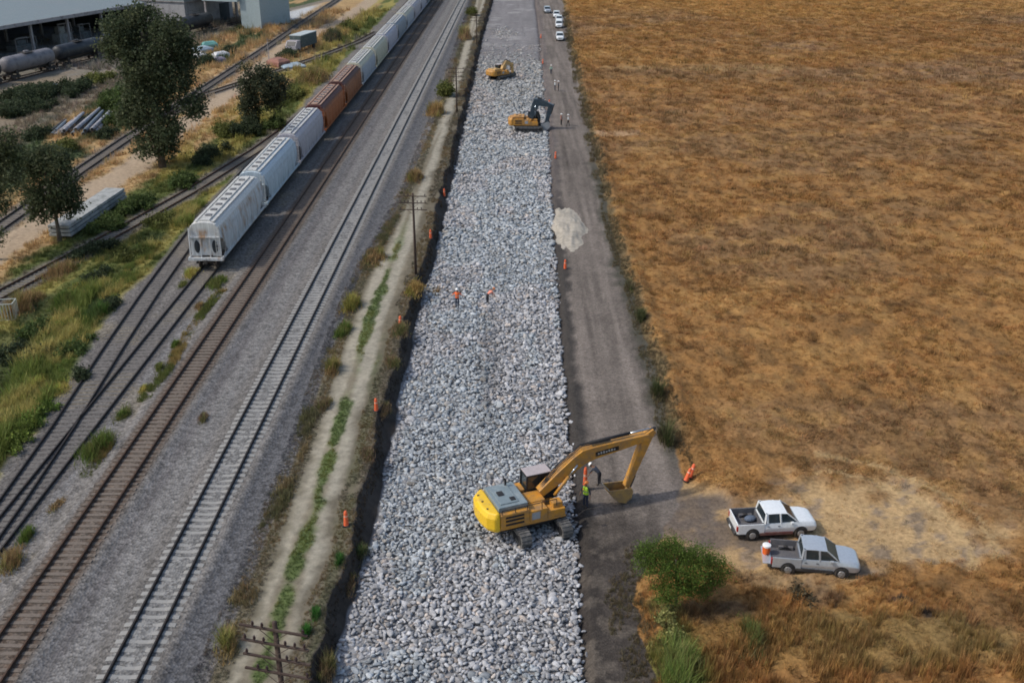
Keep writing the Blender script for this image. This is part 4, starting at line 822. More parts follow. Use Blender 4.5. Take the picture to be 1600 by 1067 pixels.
M_blue = mat('dark_blue_boom', (.035, .055, .075), .4, .1, .3, (.10, .12, .13), ds=1.5, coat=.2); M_lgr = mat('pale_grey_steel', (.36, .37, .38), .6, .2, .4, (.2, .19, .18))
M_gls = mat_glass(); M_mark = mat('pale_lettering', (.45, .44, .42), .6); M_plate = mat('black_plate', (.015, .014, .014), .4)
def arm2d(b, pts, dep, w, mi=0):
    """box-section arm following pts (r, z) with depths, width w across"""
    up, dn = [], []
    for i, p in enumerate(pts):
        a = pts[max(i - 1, 0)]; c = pts[min(i + 1, len(pts) - 1)]; d = Vector((c[0] - a[0], c[1] - a[1])).normalized(); n = Vector((-d.y, d.x))
        up.append((p[0] + n.x * dep[i] / 2, p[1] + n.y * dep[i] / 2)); dn.append((p[0] - n.x * dep[i] / 2, p[1] - n.y * dep[i] / 2))
    rings = [[(u[0], -w / 2, u[1]), (u[0], w / 2, u[1]), (v[0], w / 2, v[1]), (v[0], -w / 2, v[1])] for u, v in zip(up, dn)]
    return b.loft(rings, mi)
def cyl(parent, a, b_, r=.09, y=0, mrod=None, body=None):
    a = Vector((a[0], y, a[1])); e = Vector((b_[0], y, b_[1])); m = a.lerp(e, .62)
    c = MB().tube([a, m], r, 10).build('hydraulic_cylinder', [body or M_yel], parent, smooth=True); MB().tube([m, e], r * .55, 8).build('piston_rod', [mrod or M_chr], c, smooth=True)
def excavator(loc, rz, label, ur, J, m_body, m_cw, m_arm, m_buck, hood=None, plate=True, scale=1., boomw=.5, bd=1.):
    """J: boom foot, elbow, tip, stick rear, stick tip, bucket outline (r, z) above ground"""
    root = empty('excavator', loc, rz, label, 'excavator'); root.scale = (scale,) * 3
    for s in (-1, 1):                                                  # tracks, turned by ur against the upper body
        M = Matrix.Rotation(ur, 4, 'Z'); b = MB(); prof = []
        for k in range(9): a = math.pi / 2 + math.pi * k / 8; prof.append((-1.85 + .42 * math.cos(a), .44 + .42 * math.sin(a)))
        for k in range(9): a = -math.pi / 2 + math.pi * k / 8; prof.append((1.85 + .42 * math.cos(a), .44 + .42 * math.sin(a)))
        b.prism(prof, s * 1.25 - .3, s * 1.25 + .3)
        P = 2 * 3.7 + 2 * math.pi * .42; nlk = 46                      # grousers
        for k in range(nlk):
            q = P * k / nlk
            if q < 3.7: x, z, a = -1.85 + q, .86, 0
            elif q < 3.7 + math.pi * .42: a_ = (q - 3.7) / .42; x, z, a = 1.85 + .42 * math.sin(a_), .44 + .42 * math.cos(a_), a_
            elif q < 7.4 + math.pi * .42: x, z, a = 1.85 - (q - 3.7 - math.pi * .42), .02, math.pi
            else: a_ = (q - 7.4 - math.pi * .42) / .42; x, z, a = -1.85 - .42 * math.sin(a_), .44 - .42 * math.cos(a_), math.pi + a_
            b.box(-.05, .05, s * 1.25 - .31, s * 1.25 + .31, -.02, .045, 0, Matrix.Translation((x, 0, z)) @ Matrix.Rotation(a, 4, 'Y'))
        b.v = [tuple(M @ Vector(p)) for p in b.v]; t = b.build('track', [M_trk], root)
        b = MB(); b.box(-1.7, 1.7, s * 1.25 - .33, s * 1.25 + .33, .3, .55)
        for x in (-1.85, 1.85): b.tube([(x, s * 1.25 - .33, .44), (x, s * 1.25 + .33, .44)], .26, 14)
        for x in (-1.1, -.5, .1, .7, 1.2): b.tube([(x, s * 1.25 - .325, .2), (x, s * 1.25 + .325, .2)], .13, 10)
        b.v = [tuple(M @ Vector(p)) for p in b.v]; b.build('track_frame', [M_blk], t)
    b = MB(); b.box(-.9, .9, -1.0, 1.0, .45, .8); b.tube([(0, 0, .8), (0, 0, 1.02)], .75, 20); b.v = [tuple(Matrix.Rotation(ur, 4, 'Z') @ Vector(p)) for p in b.v]; b.build('undercarriage', [M_blk], root)
    b = MB(); b.box(-2.6, 1.5, -1.42, 1.42, 1.0, 1.14); b.box(-2.5, -.75, -1.45, -.62, 1.14, 2.02); b.box(-.74, .35, -1.44, -.62, 1.14, 1.86); b.box(.36, 1.45, -1.42, -.78, 1.14, 1.62)
    b.box(-2.5, -.2, .62, 1.45, 1.14, 2.02); b.box(-.5, .55, -.6, .5, 1.14, 1.9); b.box(.75, 1.35, -1.25, -.72, 1.62, 1.95)
    hs = b.build('house', [m_body], root, bevel=.04); MB().box(-2.45, 1.4, -1.3, 1.3, .84, .995).build('belly_plate', [M_blk], hs)  # black slab added under the house to deepen the shade there
    b = MB()
    for z in (1.35, 1.6, 1.82): b.box(-2.2, -1.1, -1.47, -1.44, z - .07, z + .05)
    b.build('side_grille', [M_blk], hs); MB().box(-.62, -.12, -1.46, -1.435, 1.3, 1.75).build('side_panel', [M_lgr], hs)
    b = MB()
    for x in (-2.4, -1.6, -.9, 0, .9): b.bar((x, -1.4, 2.02 if x < -.8 else 1.86), (x, -1.4, 2.3), .035)
    b.bar((-2.4, -1.4, 2.3), (.9, -1.4, 2.3), .035); b.build('handrail', [M_blk], hs)
    cwp = [(-2.52, -1.47), (-2.85, -1.47), (-3.2, -1.1), (-3.36, -.4), (-3.36, .4), (-3.2, 1.1), (-2.85, 1.47), (-2.52, 1.47)]
    b = MB(); b.loft([[(x * .97 if x < -2.6 else x, y * .97, .95) for x, y in cwp], [(x, y, 1.2) for x, y in cwp], [(x, y, 1.85) for x, y in cwp], [(x + (.16 if x < -2.6 else 0), y * .95, 2.16) for x, y in cwp]]); cw = b.build('counterweight', [m_cw], root, bevel=.09)
    b = MB()
    for y in (-.7, .1, .8): b.tube([(-3.0, y, 2.11), (-3.0, y, 2.18)], .07, 8)
    b.build('lifting_eye', [M_blk], cw)
    b = MB(); b.box(-2.5, -.75, -1.15, 1.2, 2.03, 2.34); b.box(-2.3, -1.2, -.9, .9, 2.34, 2.40); hd = b.build('engine_hood', [hood or M_gry], root, bevel=.05)
    b = MB(); b.box(-2.1, -1.75, -.1, .35, 2.40, 2.44); b.box(-1.6, -1.3, -.75, -.4, 2.40, 2.43); b.build('hood_vent', [M_blk], hd)
    MB().tube([(-1.3, .9, 2.3), (-1.3, .9, 2.75), (-1.42, .9, 2.85)], .07, 8).build('exhaust', [M_blk], hd)
    cabp = [(-.15, 1.14), (1.75, 1.14), (1.82, 1.9), (1.45, 2.82), (-.1, 2.86)]
    cb_ = MB().prism([(x * .98 + .01, z) for x, z in cabp], .56, 1.44).build('cab', [M_gls], root)
    b = MB()
    for y in (.55, 1.45):
        for i in range(5): a, c = cabp[i], cabp[(i + 1) % 5]; b.bar((a[0], y, a[1]), (c[0], y, c[1]), .09)
        b.bar((.75, y, 1.14), (.7, y, 2.84), .07); b.box(-.15, 1.78, y - .03, y + .03, 1.14, 1.5)
    for x, z in cabp: b.bar((x, .55, z), (x, 1.45, z), .09)
    b.build('cab_frame', [M_blk], cb_); MB().box(-.12, 1.42, .52, 1.48, 2.85, 2.93).build('cab_roof', [M_cabr], cb_, bevel=.03)
    b = MB(); b.bar((1.5, -1.4, 1.7), (1.7, -1.6, 2.3), .03); b.box(1.66, 1.72, -1.72, -1.5, 2.2, 2.5); b.build('mirror', [M_blk], root)
    ft, el, tp, sr, st, bk = J
    q = lambda a, c, t: (a[0] * (1 - t) + c[0] * t, a[1] * (1 - t) + c[1] * t)
    b = MB(); e1, e2 = q(ft, el, .82), q(el, tp, .16)
    arm2d(b, [ft, q(ft, el, .45), e1, (el[0], el[1] - .06), e2, q(el, tp, .6), tp], [q_ * bd for q_ in (.42, .68, .8, .84, .74, .56, .36)], boomw); bm = b.build('boom', [m_arm], root, bevel=.025)
    if plate:
        d = Vector((tp[0] - el[0], tp[1] - el[1])).normalized(); A = math.atan2(d.y, d.x); c0 = q(el, tp, .34)
        for s in (-1, 1):
            M = Matrix.Translation((c0[0], s * (boomw / 2 + .006), c0[1] - .1)) @ Matrix.Rotation(-A, 4, 'Y')
            pb = MB().box(-.75, .75, -.004, .004, -.13, .15, 0, M).build('name_plate', [M_plate], bm)
            lb = MB()
            for k in range(7): lb.box(-.6 + k * .17, -.6 + k * .17 + .1, -.009, .009, -.05, .09 if k % 3 else .05, 0, M)
            lb.build('lettering', [M_mark], pb)
    for y in (-.12, .0, .12): MB().tube([(ft[0] + .1, y, ft[1] + .35), (q(ft, el, .5)[0] - .25, y, q(ft, el, .5)[1] + .5 * bd), (el[0] - .15, y, el[1] + .56 * bd), (q(el, tp, .4)[0], y, q(el, tp, .4)[1] + .45 * bd)], .03, 6).build('hydraulic_hose', [M_blk], bm)
    for y in (-.42, .42): cyl(bm, (ft[0] + .75, ft[1] - .15), q(ft, el, .8), .1, y, body=m_arm)
    top = q(el, tp, .12); cyl(bm, (top[0] - .1, top[1] + .62), (sr[0], sr[1] + .12), .1, body=M_blk)
    b = MB(); arm2d(b, [sr, tp, q(tp, st, .3), st], [.28 * bd, .56 * bd, .5 * bd, .28 * bd], boomw * .72); sk = b.build('stick', [m_arm], root, bevel=.02)
    cyl(sk, (q(sr, tp, .4)[0] + .25, q(sr, tp, .4)[1] + .28), (q(tp, st, .82)[0] + .33, q(tp, st, .82)[1] + .05), .095, body=M_blk)
    b = MB(); b.bar((q(tp, st, .85)[0], 0, q(tp, st, .85)[1]), (q(tp, st, .82)[0] + .33, 0, q(tp, st, .82)[1] + .05), .12); b.bar((q(tp, st, .82)[0] + .33, 0, q(tp, st, .82)[1] + .05), (bk[1][0], 0, bk[1][1]), .12); b.build('bucket_link', [M_blk], sk)
    b = MB(); n = len(bk); th = .05; W = .46                            # open bucket shell: back skin plus two cheeks, teeth on the lip
    cx = sum(p[0] for p in bk) / n; cz = sum(p[1] for p in bk) / n
    for i in range(n - 1): a, c = bk[i], bk[i + 1]; b.loft([[(a[0], -W, a[1]), (a[0], W, a[1]), (a[0] + (cx - a[0]) * .1, W, a[1] + (cz - a[1]) * .1), (a[0] + (cx - a[0]) * .1, -W, a[1] + (cz - a[1]) * .1)], [(c[0], -W, c[1]), (c[0], W, c[1]), (c[0] + (cx - c[0]) * .1, W, c[1] + (cz - c[1]) * .1), (c[0] + (cx - c[0]) * .1, -W, c[1] + (cz - c[1]) * .1)]])
    for s in (-1, 1): b.prism(bk, s * W - .03, s * W + .03)
    bo = b.build('bucket', [m_buck], root)
    L, L0 = Vector(bk[-1]), Vector(bk[-2]); d = (L - L0).normalized()
    for k in range(5): y = -W + .1 + k * (2 * W - .2) / 4; MB().loft([[(L.x, y - .06, L.y - .04), (L.x, y + .06, L.y - .04), (L.x, y + .06, L.y + .05), (L.x, y - .06, L.y + .05)], [(L.x + d.x * .2, y - .02, L.y + d.y * .2), (L.x + d.x * .2, y + .02, L.y + d.y * .2), (L.x + d.x * .2, y + .02, L.y + d.y * .2 + .01), (L.x + d.x * .2, y - .02, L.y + d.y * .2 + .01)]]).build('tooth', [M_lgr], bo)
    return root
# near machine, boom over the road
excavator((1.16, 50.4, -1.18), R(22), 'big yellow excavator on the stone fill reaching its boom over the road', R(90),
          ((.45, 2.05), (3.15, 3.95), (7.3, 4.3), (7.7, 4.6), (6.05, 1.15), [(6.2, 1.2), (6.3, .95), (6.2, .5), (5.85, .26), (5.4, .42), (5.0, .8), (4.7, 1.35)]), M_yel, M_yel2, M_yel, mat('worn_bucket_yellow', (.40, .25, .08), .7, 0, .6, (.16, .12, .09), ds=2), boomw=.54, bd=1.08)
excavator((2.5, 153.0, -1.15), R(-2), 'yellow and dark blue excavator farther up the stone fill with its arm folded down', R(2),
          ((.3, 1.9), (1.2, 4.6), (3.5, 4.0), (4.0, 3.9), (2.7, 1.0), [(2.9, 1.4), (3.3, 1.2), (3.4, .6), (3.0, .15), (2.4, .1), (2.0, .5), (1.95, 1.0)]), M_yel, M_yel, M_blue, M_lgr, hood=M_yel, plate=False, scale=.92, boomw=.9, bd=1.45)
excavator((-2.2, 196.0, -1.12), R(42), 'small-looking yellow excavator farthest up the stone fill, facing away', R(12),
          ((.45, 1.9), (1.7, 3.3), (3.3, 2.7), (3.6, 2.9), (3.7, .9), [(3.8, 1.1), (4.1, 1.0), (4.3, .5), (4.1, .15), (3.6, .1), (3.2, .4), (3.1, .8)]), M_yel, M_yel, M_yelb, M_trk, hood=M_yelb, plate=False, scale=.85, bd=1.2, boomw=.7)

# ------------------------------------------------------------------ pickups and cars
M_wht = mat('white_car_paint', (.74, .77, .78), .3, 0, .04, (.5, .45, .4), ds=1.2, coat=.6); M_sil = mat('silver_car_paint', (.50, .54, .58), .3, .4, .08, (.35, .34, .33), ds=1.2, coat=.6)
M_bed = mat('bed_liner', (.10, .10, .11), .9, 0, .4, (.18, .17, .16), ds=3); M_tyre = mat('tyre_rubber', (.02, .02, .02), .85, 0, .4, (.10, .08, .06), ds=4); M_rim = mat('alloy_rim', (.42, .42, .42), .4, .6, .2)
M_lamp = mat('headlight_lens', (.6, .62, .62), .15, .2); M_red = mat('tail_light_red', (.35, .02, .015), .3); M_maroon = mat('dusty_maroon_sill', (.16, .06, .055), .8, 0, .5, (.25, .17, .13), ds=3); M_plast = mat('black_plastic', (.03, .03, .032), .6, 0, .3, (.1, .09, .08))
def wheel(parent, x, y):
    s = 1 if y > 0 else -1; t = MB(); n = 20; rings = []
    for r, dy in ((.22, -.115), (.34, -.12), (.385, -.08), (.385, .08), (.34, .12), (.22, .115)): rings.append([(x + r * math.cos(2 * math.pi * k / n), y + dy, .385 + r * math.sin(2 * math.pi * k / n)) for k in range(n)])
    t.loft(rings); t.build('wheel', [M_tyre], parent, smooth=False)
    w = kids(parent)[-1]; r_ = MB(); r_.tube([(x, y + s * .09, .385), (x, y + s * .13, .385)], [.235, .2], 16)
    for k in range(6): a = k * math.pi / 3; r_.bar((x, y + s * .13, .385), (x + .2 * math.cos(a), y + s * .128, .385 + .2 * math.sin(a)), .06, .03)
    r_.build('rim', [M_rim], w)
def vehicle(loc, rz, label, paint, kind='pickup', sill=None, open_gate=False, name='pickup_truck', cat='pickup truck', group='parked pickups'):
    root = empty(name, loc, rz, label, cat, group); root.scale = (.9, .92, .95)
    def ring(x, hb, hm, ht, zb, zm, zt): return [(x, -hb, zb), (x, -hm, zm), (x, -ht * .96, zt - .03), (x, -ht * .8, zt), (x, ht * .8, zt), (x, ht * .96, zt - .03), (x, hm, zm), (x, hb, zb)]
    b = MB(); xr = -.8 if kind == 'pickup' else -2.35
    st = [(xr, .86, .94, .90, .42, .80, 1.16), (.5, .88, .95, .90, .40, .80, 1.18), (1.15, .88, .95, .90, .40, .82, 1.19), (1.35, .88, .95, .89, .42, .84, 1.18), (1.9, .88, .95, .87, .45, .86, 1.15), (2.3, .86, .93, .82, .45, .84, 1.08), (2.5, .80, .88, .74, .45, .78, 1.0), (2.62, .70, .76, .64, .5, .72, .88)]
    b.loft([ring(*q) for q in st]); body = b.build('body', [paint], root, smooth=True, bevel=.06); body.modifiers['bevel'].segments = 3; body.modifiers['bevel'].angle_limit = R(22); body.modifiers.new('normals', 'WEIGHTED_NORMAL')
    if kind == 'pickup':
        b = MB()
        for s in (-1, 1): b.box(-2.45, -.79, min(s * .82, s * .94), max(s * .82, s * .94), .48, 1.14)
        b.box(-.9, -.8, -.82, .82, .5, 1.08)
        if not open_gate: b.box(-2.52, -2.44, -.92, .92, .5, 1.14)
        b.build('bed_wall', [paint], root, bevel=.025)
        if open_gate:
            MB().box(-2.98, -2.46, -.84, .84, .60, .67).build('tailgate', [paint], root, bevel=.02)
        MB().box(-2.44, -.9, -.82, .82, .56, .64).build('bed_floor', [M_bed], root)
        b = MB()
        for s in (-1, 1): b.box(-2.42, -.9, min(s * .80, s * .822), max(s * .80, s * .822), .64, 1.165); b.box(-2.46, -.82, min(s * .80, s * .9), max(s * .80, s * .9), 1.142, 1.17); b.box(-1.95, -1.1, min(s * .6, s * .8), max(s * .6, s * .8), .64, .84)
        b.box(-.93, -.9, -.8, .8, .64, 1.12); b.build('bed_liner', [M_bed], root)
        g0, g1 = -.8, -.70
    else: g0, g1 = -2.3, -2.0
    gl = [(g0, 1.10), (1.28, 1.14), (.42, 1.70), (g1 + .02, 1.73)]
    b = MB(); b.loft([[(g0, -.88, 1.14), (1.36, -.87, 1.17), (.60, -.72, 1.68), (g1, -.73, 1.70)], [(g0, .88, 1.14), (1.36, .87, 1.17), (.60, .72, 1.68), (g1, .73, 1.70)]]); gh = b.build('window_glass', [M_gls], root)
    b = MB()
    b.loft([[(g1 - .04, y, 1.69 + .03 * (1 - (y / .7) ** 2)) for y in (-.75, -.4, 0, .4, .75)] + [(g1 - .04, .75, 1.66), (g1 - .04, -.75, 1.66)], [(-.1, y, 1.73 + .04 * (1 - (y / .7) ** 2)) for y in (-.76, -.4, 0, .4, .76)] + [(-.1, .76, 1.68), (-.1, -.76, 1.68)], [(.64, y, 1.68 + .03 * (1 - (y / .7) ** 2)) for y in (-.74, -.4, 0, .4, .74)] + [(.64, .74, 1.65), (.64, -.74, 1.65)]])
    rf_ = b.build('roof', [paint], root, smooth=True, bevel=.03); rf_.modifiers.new('normals', 'WEIGHTED_NORMAL')
    b = MB(); xm = (.25 if kind == 'pickup' else -.2)
    for s in (-1, 1):
        b.bar((g0 + .02, s * .875, 1.10), (g1, s * .745, 1.69), .10, .10); b.bar((1.36, s * .86, 1.12), (.63, s * .735, 1.68), .055, .055); b.bar((xm, s * .88, 1.10), (xm - .06, s * .75, 1.70), .10, .06)
        if kind != 'pickup': b.bar((-1.25, s * .88, 1.10), (-1.2, s * .70, 1.70), .09, .06)
        else: b.bar((-.62, s * .88, 1.15), (-.64, s * .75, 1.7), .13, .05)
    b.build('pillar', [paint], gh)
    b = MB()                                                           # dark wheel housings and lower sills
    for x in (-1.52, 1.55):
        for s in (-1, 1): b.tube([(x, s * .60, .42), (x, s * .945, .42)], .445, 20)
    b.box(-2.5, 2.4, -.78, .78, .30, .5); b.build('wheel_housing', [M_plast], root)
    for s in (-1, 1): MB().box(-1.05, 1.05, min(s * .88, s * .962), max(s * .88, s * .962), .36, .54).build('side_sill', [sill or M_plast], root)
    for x in (-1.52, 1.55):
        for s in (-1, 1): wheel(root, x, s * .86)
    for s in (-1, 1):
        MB().loft([[(2.28, s * .62, .74), (2.28, s * .86, .74), (2.22, s * .88, .95), (2.28, s * .62, .93)], [(2.60, s * .50, .70), (2.50, s * .72, .72), (2.42, s * .76, .88), (2.54, s * .52, .86)]]).build('headlight', [M_lamp], root)
        MB().box(xr - .01 if kind != 'pickup' else -2.54, (xr if kind != 'pickup' else -2.54) + .08, min(s * .76, s * .93), max(s * .76, s * .93), .68, 1.02).build('tail_light', [M_red], root)
        m = MB(); m.box(.82, 1.0, min(s * .93, s * 1.08), max(s * .93, s * 1.08), 1.08, 1.24); m.build('mirror', [paint], root, bevel=.02)
        for x in (.05, -.62): MB().box(x, x + .14, min(s * .93, s * .955), max(s * .93, s * .955), .93, .965).build('door_handle', [M_plast], root)
    MB().box(2.5, 2.68, -.62, .62, .36, .56).build('front_bumper', [M_plast if kind == 'pickup' else paint], root, bevel=.03)
    MB().box(-2.68, -2.5, -.85, .85, .38, .58).build('rear_bumper', [M_plast], root, bevel=.03)
    MB().box(2.6, 2.66, -.38, .38, .62, .76).build('grille', [M_plast], root)
    for dx in (.0,): MB().box(-2.7, -2.67, -.2, .2, .43, .55).build('number_plate', [M_wht], root)
    return root
t1 = vehicle((14.75, 49.4, -1.0), R(5), 'white double-cab pickup with dusty maroon sill parked on the straw', M_wht, sill=M_maroon)
t2 = vehicle((16.15, 45.95, -1.0), R(-8), 'silver double-cab pickup with tailgate down, parked nearest the camera', M_sil, open_gate=True)
wb = empty('water_cooler', Vector((16.15, 45.95, -1.0)) + Matrix.Rotation(R(-8), 3, 'Z') @ Vector((-2.46, .1, .642)), 0, 'orange drinks cooler with white lid on the lowered tailgate of the silver pickup', 'cooler')
MB().tube([(0, 0, 0), (0, 0, .06), (0, 0, .46)], [.19, .2, .22], 16).build('barrel', [mat('cooler_orange', (.75, .13, .02), .5)], wb, smooth=False); MB().tube([(0, 0, .46), (0, 0, .55), (0, 0, .58)], [.235, .23, .12], 16).build('lid', [mat('cooler_white', (.8, .8, .78), .5)], wb)
MB().tube([(0, -.2, .08), (0, -.26, .08)], .03, 8).build('tap', [M_blk], wb)
ld = empty('load_bundle', Vector((14.75, 49.4, -1.0)) + Matrix.Rotation(R(5), 3, 'Z') @ Vector((-1.2, .25, .615)), R(20), 'dark bundled tarp and tools in the bed of the white pickup', 'bundle')
MB().blob((0, 0, .14), (.38, .26, .16), 10, 6).build('tarp', [mat('blue_grey_tarp', (.10, .13, .18), .7, bump=.5)], ld); MB().bar((-.5, .1, .12), (.5, -.12, .22), .04).build('tool_handle', [M_wood], ld)
CARS2 = [((9.75, 299), 88, M_sil, 'silver-grey car parked alone at the far end of the haul road'), ((11.9, 288.0), 92, M_wht, 'white car farthest along the row parked at the road edge'), ((12.15, 278.0), 90, M_wht, 'white car second from the far end of the row at the road edge'),
         ((11.7, 268.0), 91, M_wht, 'white car third from the far end of the row at the road edge'), ((11.0, 246.0), 90, M_wht, 'white car nearest in the row, apart from the others at the road edge')]
for (x, y), a, m, lab in CARS2:
    vehicle((x, y, -1.0), R(-a), lab, m, kind='suv', name='car', cat='car', group='cars parked along the haul road')

# ------------------------------------------------------------------ people
M_skin = mat('skin', (.28, .15, .09), .6); M_den = mat('dark_denim', (.03, .04, .07), .9, 0, .2, (.08, .08, .1)); M_pblk = mat('black_trousers', (.02, .02, .025), .9); M_boot = mat('work_boot', (.06, .04, .025), .8)
M_org = mat('orange_vest', (.85, .16, .04), .7); M_lime = mat('lime_vest', (.55, .85, .06), .7); M_shw = mat('white_shirt', (.6, .62, .62), .8); M_shd = mat('dark_shirt', (.04, .05, .07), .9); M_pink = mat('faded_orange_shirt', (.75, .28, .2), .8); M_mint = mat('pale_green_shirt', (.42, .58, .45), .8)
M_hel = mat('white_helmet', (.8, .8, .78), .35, coat=.5); M_helo = mat('orange_helmet', (.85, .25, .05), .35, coat=.5); M_hair = mat('dark_hair', (.02, .015, .012), .8)
def person(loc, rz, label, shirt, trs, vest=None, helmet=None, pose='stand', group=None):
    bend = 0.; arm = [(.22, .02, -.30), (.03, .05, -.26)]; arm2 = None; leg = [(.0, .02), (.0, 0)]
    hip = .93
    if pose == 'walk': leg = [(.18, .10), (.22, -.12)]; arm = [(.16, .12, -.28), (.02, .14, -.22)]; arm2 = [(.16, -.12, -.28), (.02, -.04, -.26)]
    if pose == 'out': arm = [(.26, .05, -.14), (.22, .10, -.10)]
    if pose == 'bend': bend = 1.0; arm = [(.05, .16, -.24), (.0, .10, -.24)]; hip = .86
    if pose == 'reach': bend = .35; arm = [(.08, .2, -.2), (.0, .22, -.02)]
    V, E, Rr = [], [], []; kind = []
    def v(p, r, k, par=None):
        V.append(p); Rr.append(r); kind.append(k)
        if par is not None: E.append((par, len(V) - 1))
        return len(V) - 1
    sb, cb__ = math.sin(bend), math.cos(bend)
    up = lambda s, x=0, f=0: (x, s * sb + f * cb__, hip + s * cb__ - f * sb)
    pel = v((0, 0, hip), .135, 't'); sp1 = v(up(.18), .125, 's', pel); sp2 = v(up(.38), .155, 's', sp1); nk = v(up(.53), .065, 'k', sp2); hb = v(up(.62, 0, .02), .085, 'k', nk); ht = v(up(.74, 0, .01), .095, 'k', hb); v(up(.80), .07, 'k', ht)
    nose = v(up(.68, 0, .115), .014, 'k', ht)
    for s in (-1, 1):
        ll = leg[0] if s < 0 else leg[1]; fwd = ll[0] if s < 0 else -ll[0]; ft = ll[1]
        h = v((s * .09, 0, hip - .06), .095, 't', pel); kn = v((s * .11, fwd * .6 + .02, .50), .068, 't', h); an = v((s * .12, fwd if pose == 'walk' else 0, .10), .046, 't', kn); v((s * .13, (fwd if pose == 'walk' else 0) + .15, .045), .042, 'b', an)
        A = arm if (s > 0 or arm2 is None) else arm2
        sh_ = up(.45, s * .19); so_ = v(sh_, .062, 's', sp2); eb = (sh_[0] + s * A[0][0] * .6, sh_[1] + A[0][1], sh_[2] + A[0][2]); el_ = v(eb, .044, 's', so_)
        wr = (eb[0] + s * A[1][0], eb[1] + A[1][1], eb[2] + A[1][2]); w_ = v(wr, .028, 'k', el_); d = (Vector(wr) - Vector(eb)).normalized(); side = d.cross(Vector((s, 0, 0))).normalized() if abs(d.x) < .9 else Vector((0, 1, 0))
        pm = v(tuple(Vector(wr) + d * .06), .030, 'k', w_)
        for k, (o, L_) in enumerate(((-.027, .068), (-.009, .08), (.009, .076), (.027, .06))):
            p1 = Vector(wr) + d * (.085 + L_ * .45) + side * o; p2 = Vector(wr) + d * (.08 + L_) + side * o * 1.1 + Vector((-s * .018, 0, 0)); a = v(tuple(p1), .009, 'k', pm); v(tuple(p2), .007, 'k', a)
        v(tuple(Vector(wr) + d * .075 - side * .055), .010, 'k', w_)
    me = bpy.data.meshes.new('tmp'); me.from_pydata(V, E, []); o = bpy.data.objects.new('tmp', me); COL.objects.link(o)
    md = o.modifiers.new('s', 'SKIN')
    if not me.skin_vertices: me.skin_vertices.new() if hasattr(me.skin_vertices, 'new') else None
    for i, r in enumerate(Rr): me.skin_vertices[0].data[i].radius = (r, r * .82 if kind[i] in 'ts' and i < 3 else r); me.skin_vertices[0].data[i].use_root = (i == 0)
    o.modifiers.new('u', 'SUBSURF').levels = 1
    dg = bpy.context.evaluated_depsgraph_get(); nm = bpy.data.meshes.new_from_object(o.evaluated_get(dg)); bpy.data.objects.remove(o); nm.name = 'person'
    nm.materials.clear()
    for m in (M_skin, shirt, trs, M_boot): nm.materials.append(m)
    Va = np.array(V); kd = np.array([{'k': 0, 's': 1, 't': 2, 'b': 3}[k] for k in kind]); segs = [(a, c) for a, c in E]
    A_ = Va[[a for a, c in segs]]; B_ = Va[[c for a, c in segs]]; D_ = B_ - A_; LL = (D_ ** 2).sum(1)
    for p in nm.polygons:
        c = np.array(p.center); t = np.clip(((c - A_) * D_).sum(1) / LL, 0, 1); q = ((A_ + t[:, None] * D_ - c) ** 2).sum(1); i = q.argmin(); a, b2 = segs[i]
        p.material_index = int(kd[b2] if t[i] > .35 else kd[a]); p.use_smooth = True
    root = bpy.data.objects.new('person', nm); COL.objects.link(root); root.location = loc; root.rotation_euler = (0, 0, rz); tag(root, label, 'person', group)
    c = Vector(up(.76, 0, .0)); q = Matrix.Rotation(-bend, 4, 'X')
    if helmet:
        b = MB(); b.blob((0, 0, 0), (.135, .155, .13), 14, 6, top=True); b.tube([(0, .02, -.005), (0, .02, .012)], [.165, .16], 14); b.v = [tuple(Matrix.Translation(c) @ q @ Vector(p)) for p in b.v]; b.build('helmet', [helmet], root, smooth=False)
    else:
        b = MB(); b.blob((0, -.01, -.01), (.105, .115, .11), 12, 6, top=True); b.v = [tuple(Matrix.Translation(c) @ q @ Vector(p)) for p in b.v]; b.build('hair', [M_hair], root)
    if vest:
        b = MB(); rg = []
        for s_, wx, wy in ((-.02, .175, .135), (.15, .17, .135), (.36, .20, .15), (.46, .17, .12), (.50, .09, .09)): rg.append([up(s_, wx * math.cos(t), wy * math.sin(t)) for t in np.linspace(0, 2 * math.pi, 15)[:-1]])
        b.loft(rg, caps=False); vo = b.build('vest', [vest], root, smooth=True)
        b = MB(); rg = [[up(s_, wx * 1.03 * math.cos(t), wy * 1.04 * math.sin(t)) for t in np.linspace(0, 2 * math.pi, 15)[:-1]] for s_, wx, wy in ((.16, .172, .136), (.21, .177, .139))]; b.loft(rg, caps=False).build('reflective_band', [M_lgr], vo)
    for s in (-1, 1): e = Vector(up(.715, s * .034, .088)); MB().blob(e, (.012, .008, .010), 6, 4).build('eye', [M_blk], root)
    return root
GW = 'workers on the stone fill'; GV = 'people standing along the haul road'
person((-4.75, 83.3, -1.1), R(180), 'worker in orange top and dark jeans standing with arms held out on the stone fill', M_org, M_den, vest=M_org, helmet=M_hel, pose='out', group=GW)
person((-2.15, 84.2, -1.1), R(-60), 'worker in faded orange shirt and dark trousers stooping over the stone fill', M_pink, M_pblk, pose='bend', helmet=M_helo, group=GW)
person((4.35, 51.9, -1.02), R(140), 'worker in lime yellow vest and orange helmet standing under the big excavator boom', M_shd, M_den, vest=M_lime, helmet=M_helo, group='workers beside the big excavator')
person((5.35, 54.3, -1.0), R(60), 'dark-clothed worker with white helmet bending behind the one in lime vest', M_shd, M_pblk, helmet=M_hel, pose='bend', group='workers beside the big excavator')
person((7.4, 199.7, -1.0), R(20), 'person in pale green shirt standing alone, farthest up the haul road', M_mint, M_den, helmet=M_hel, group=GV)
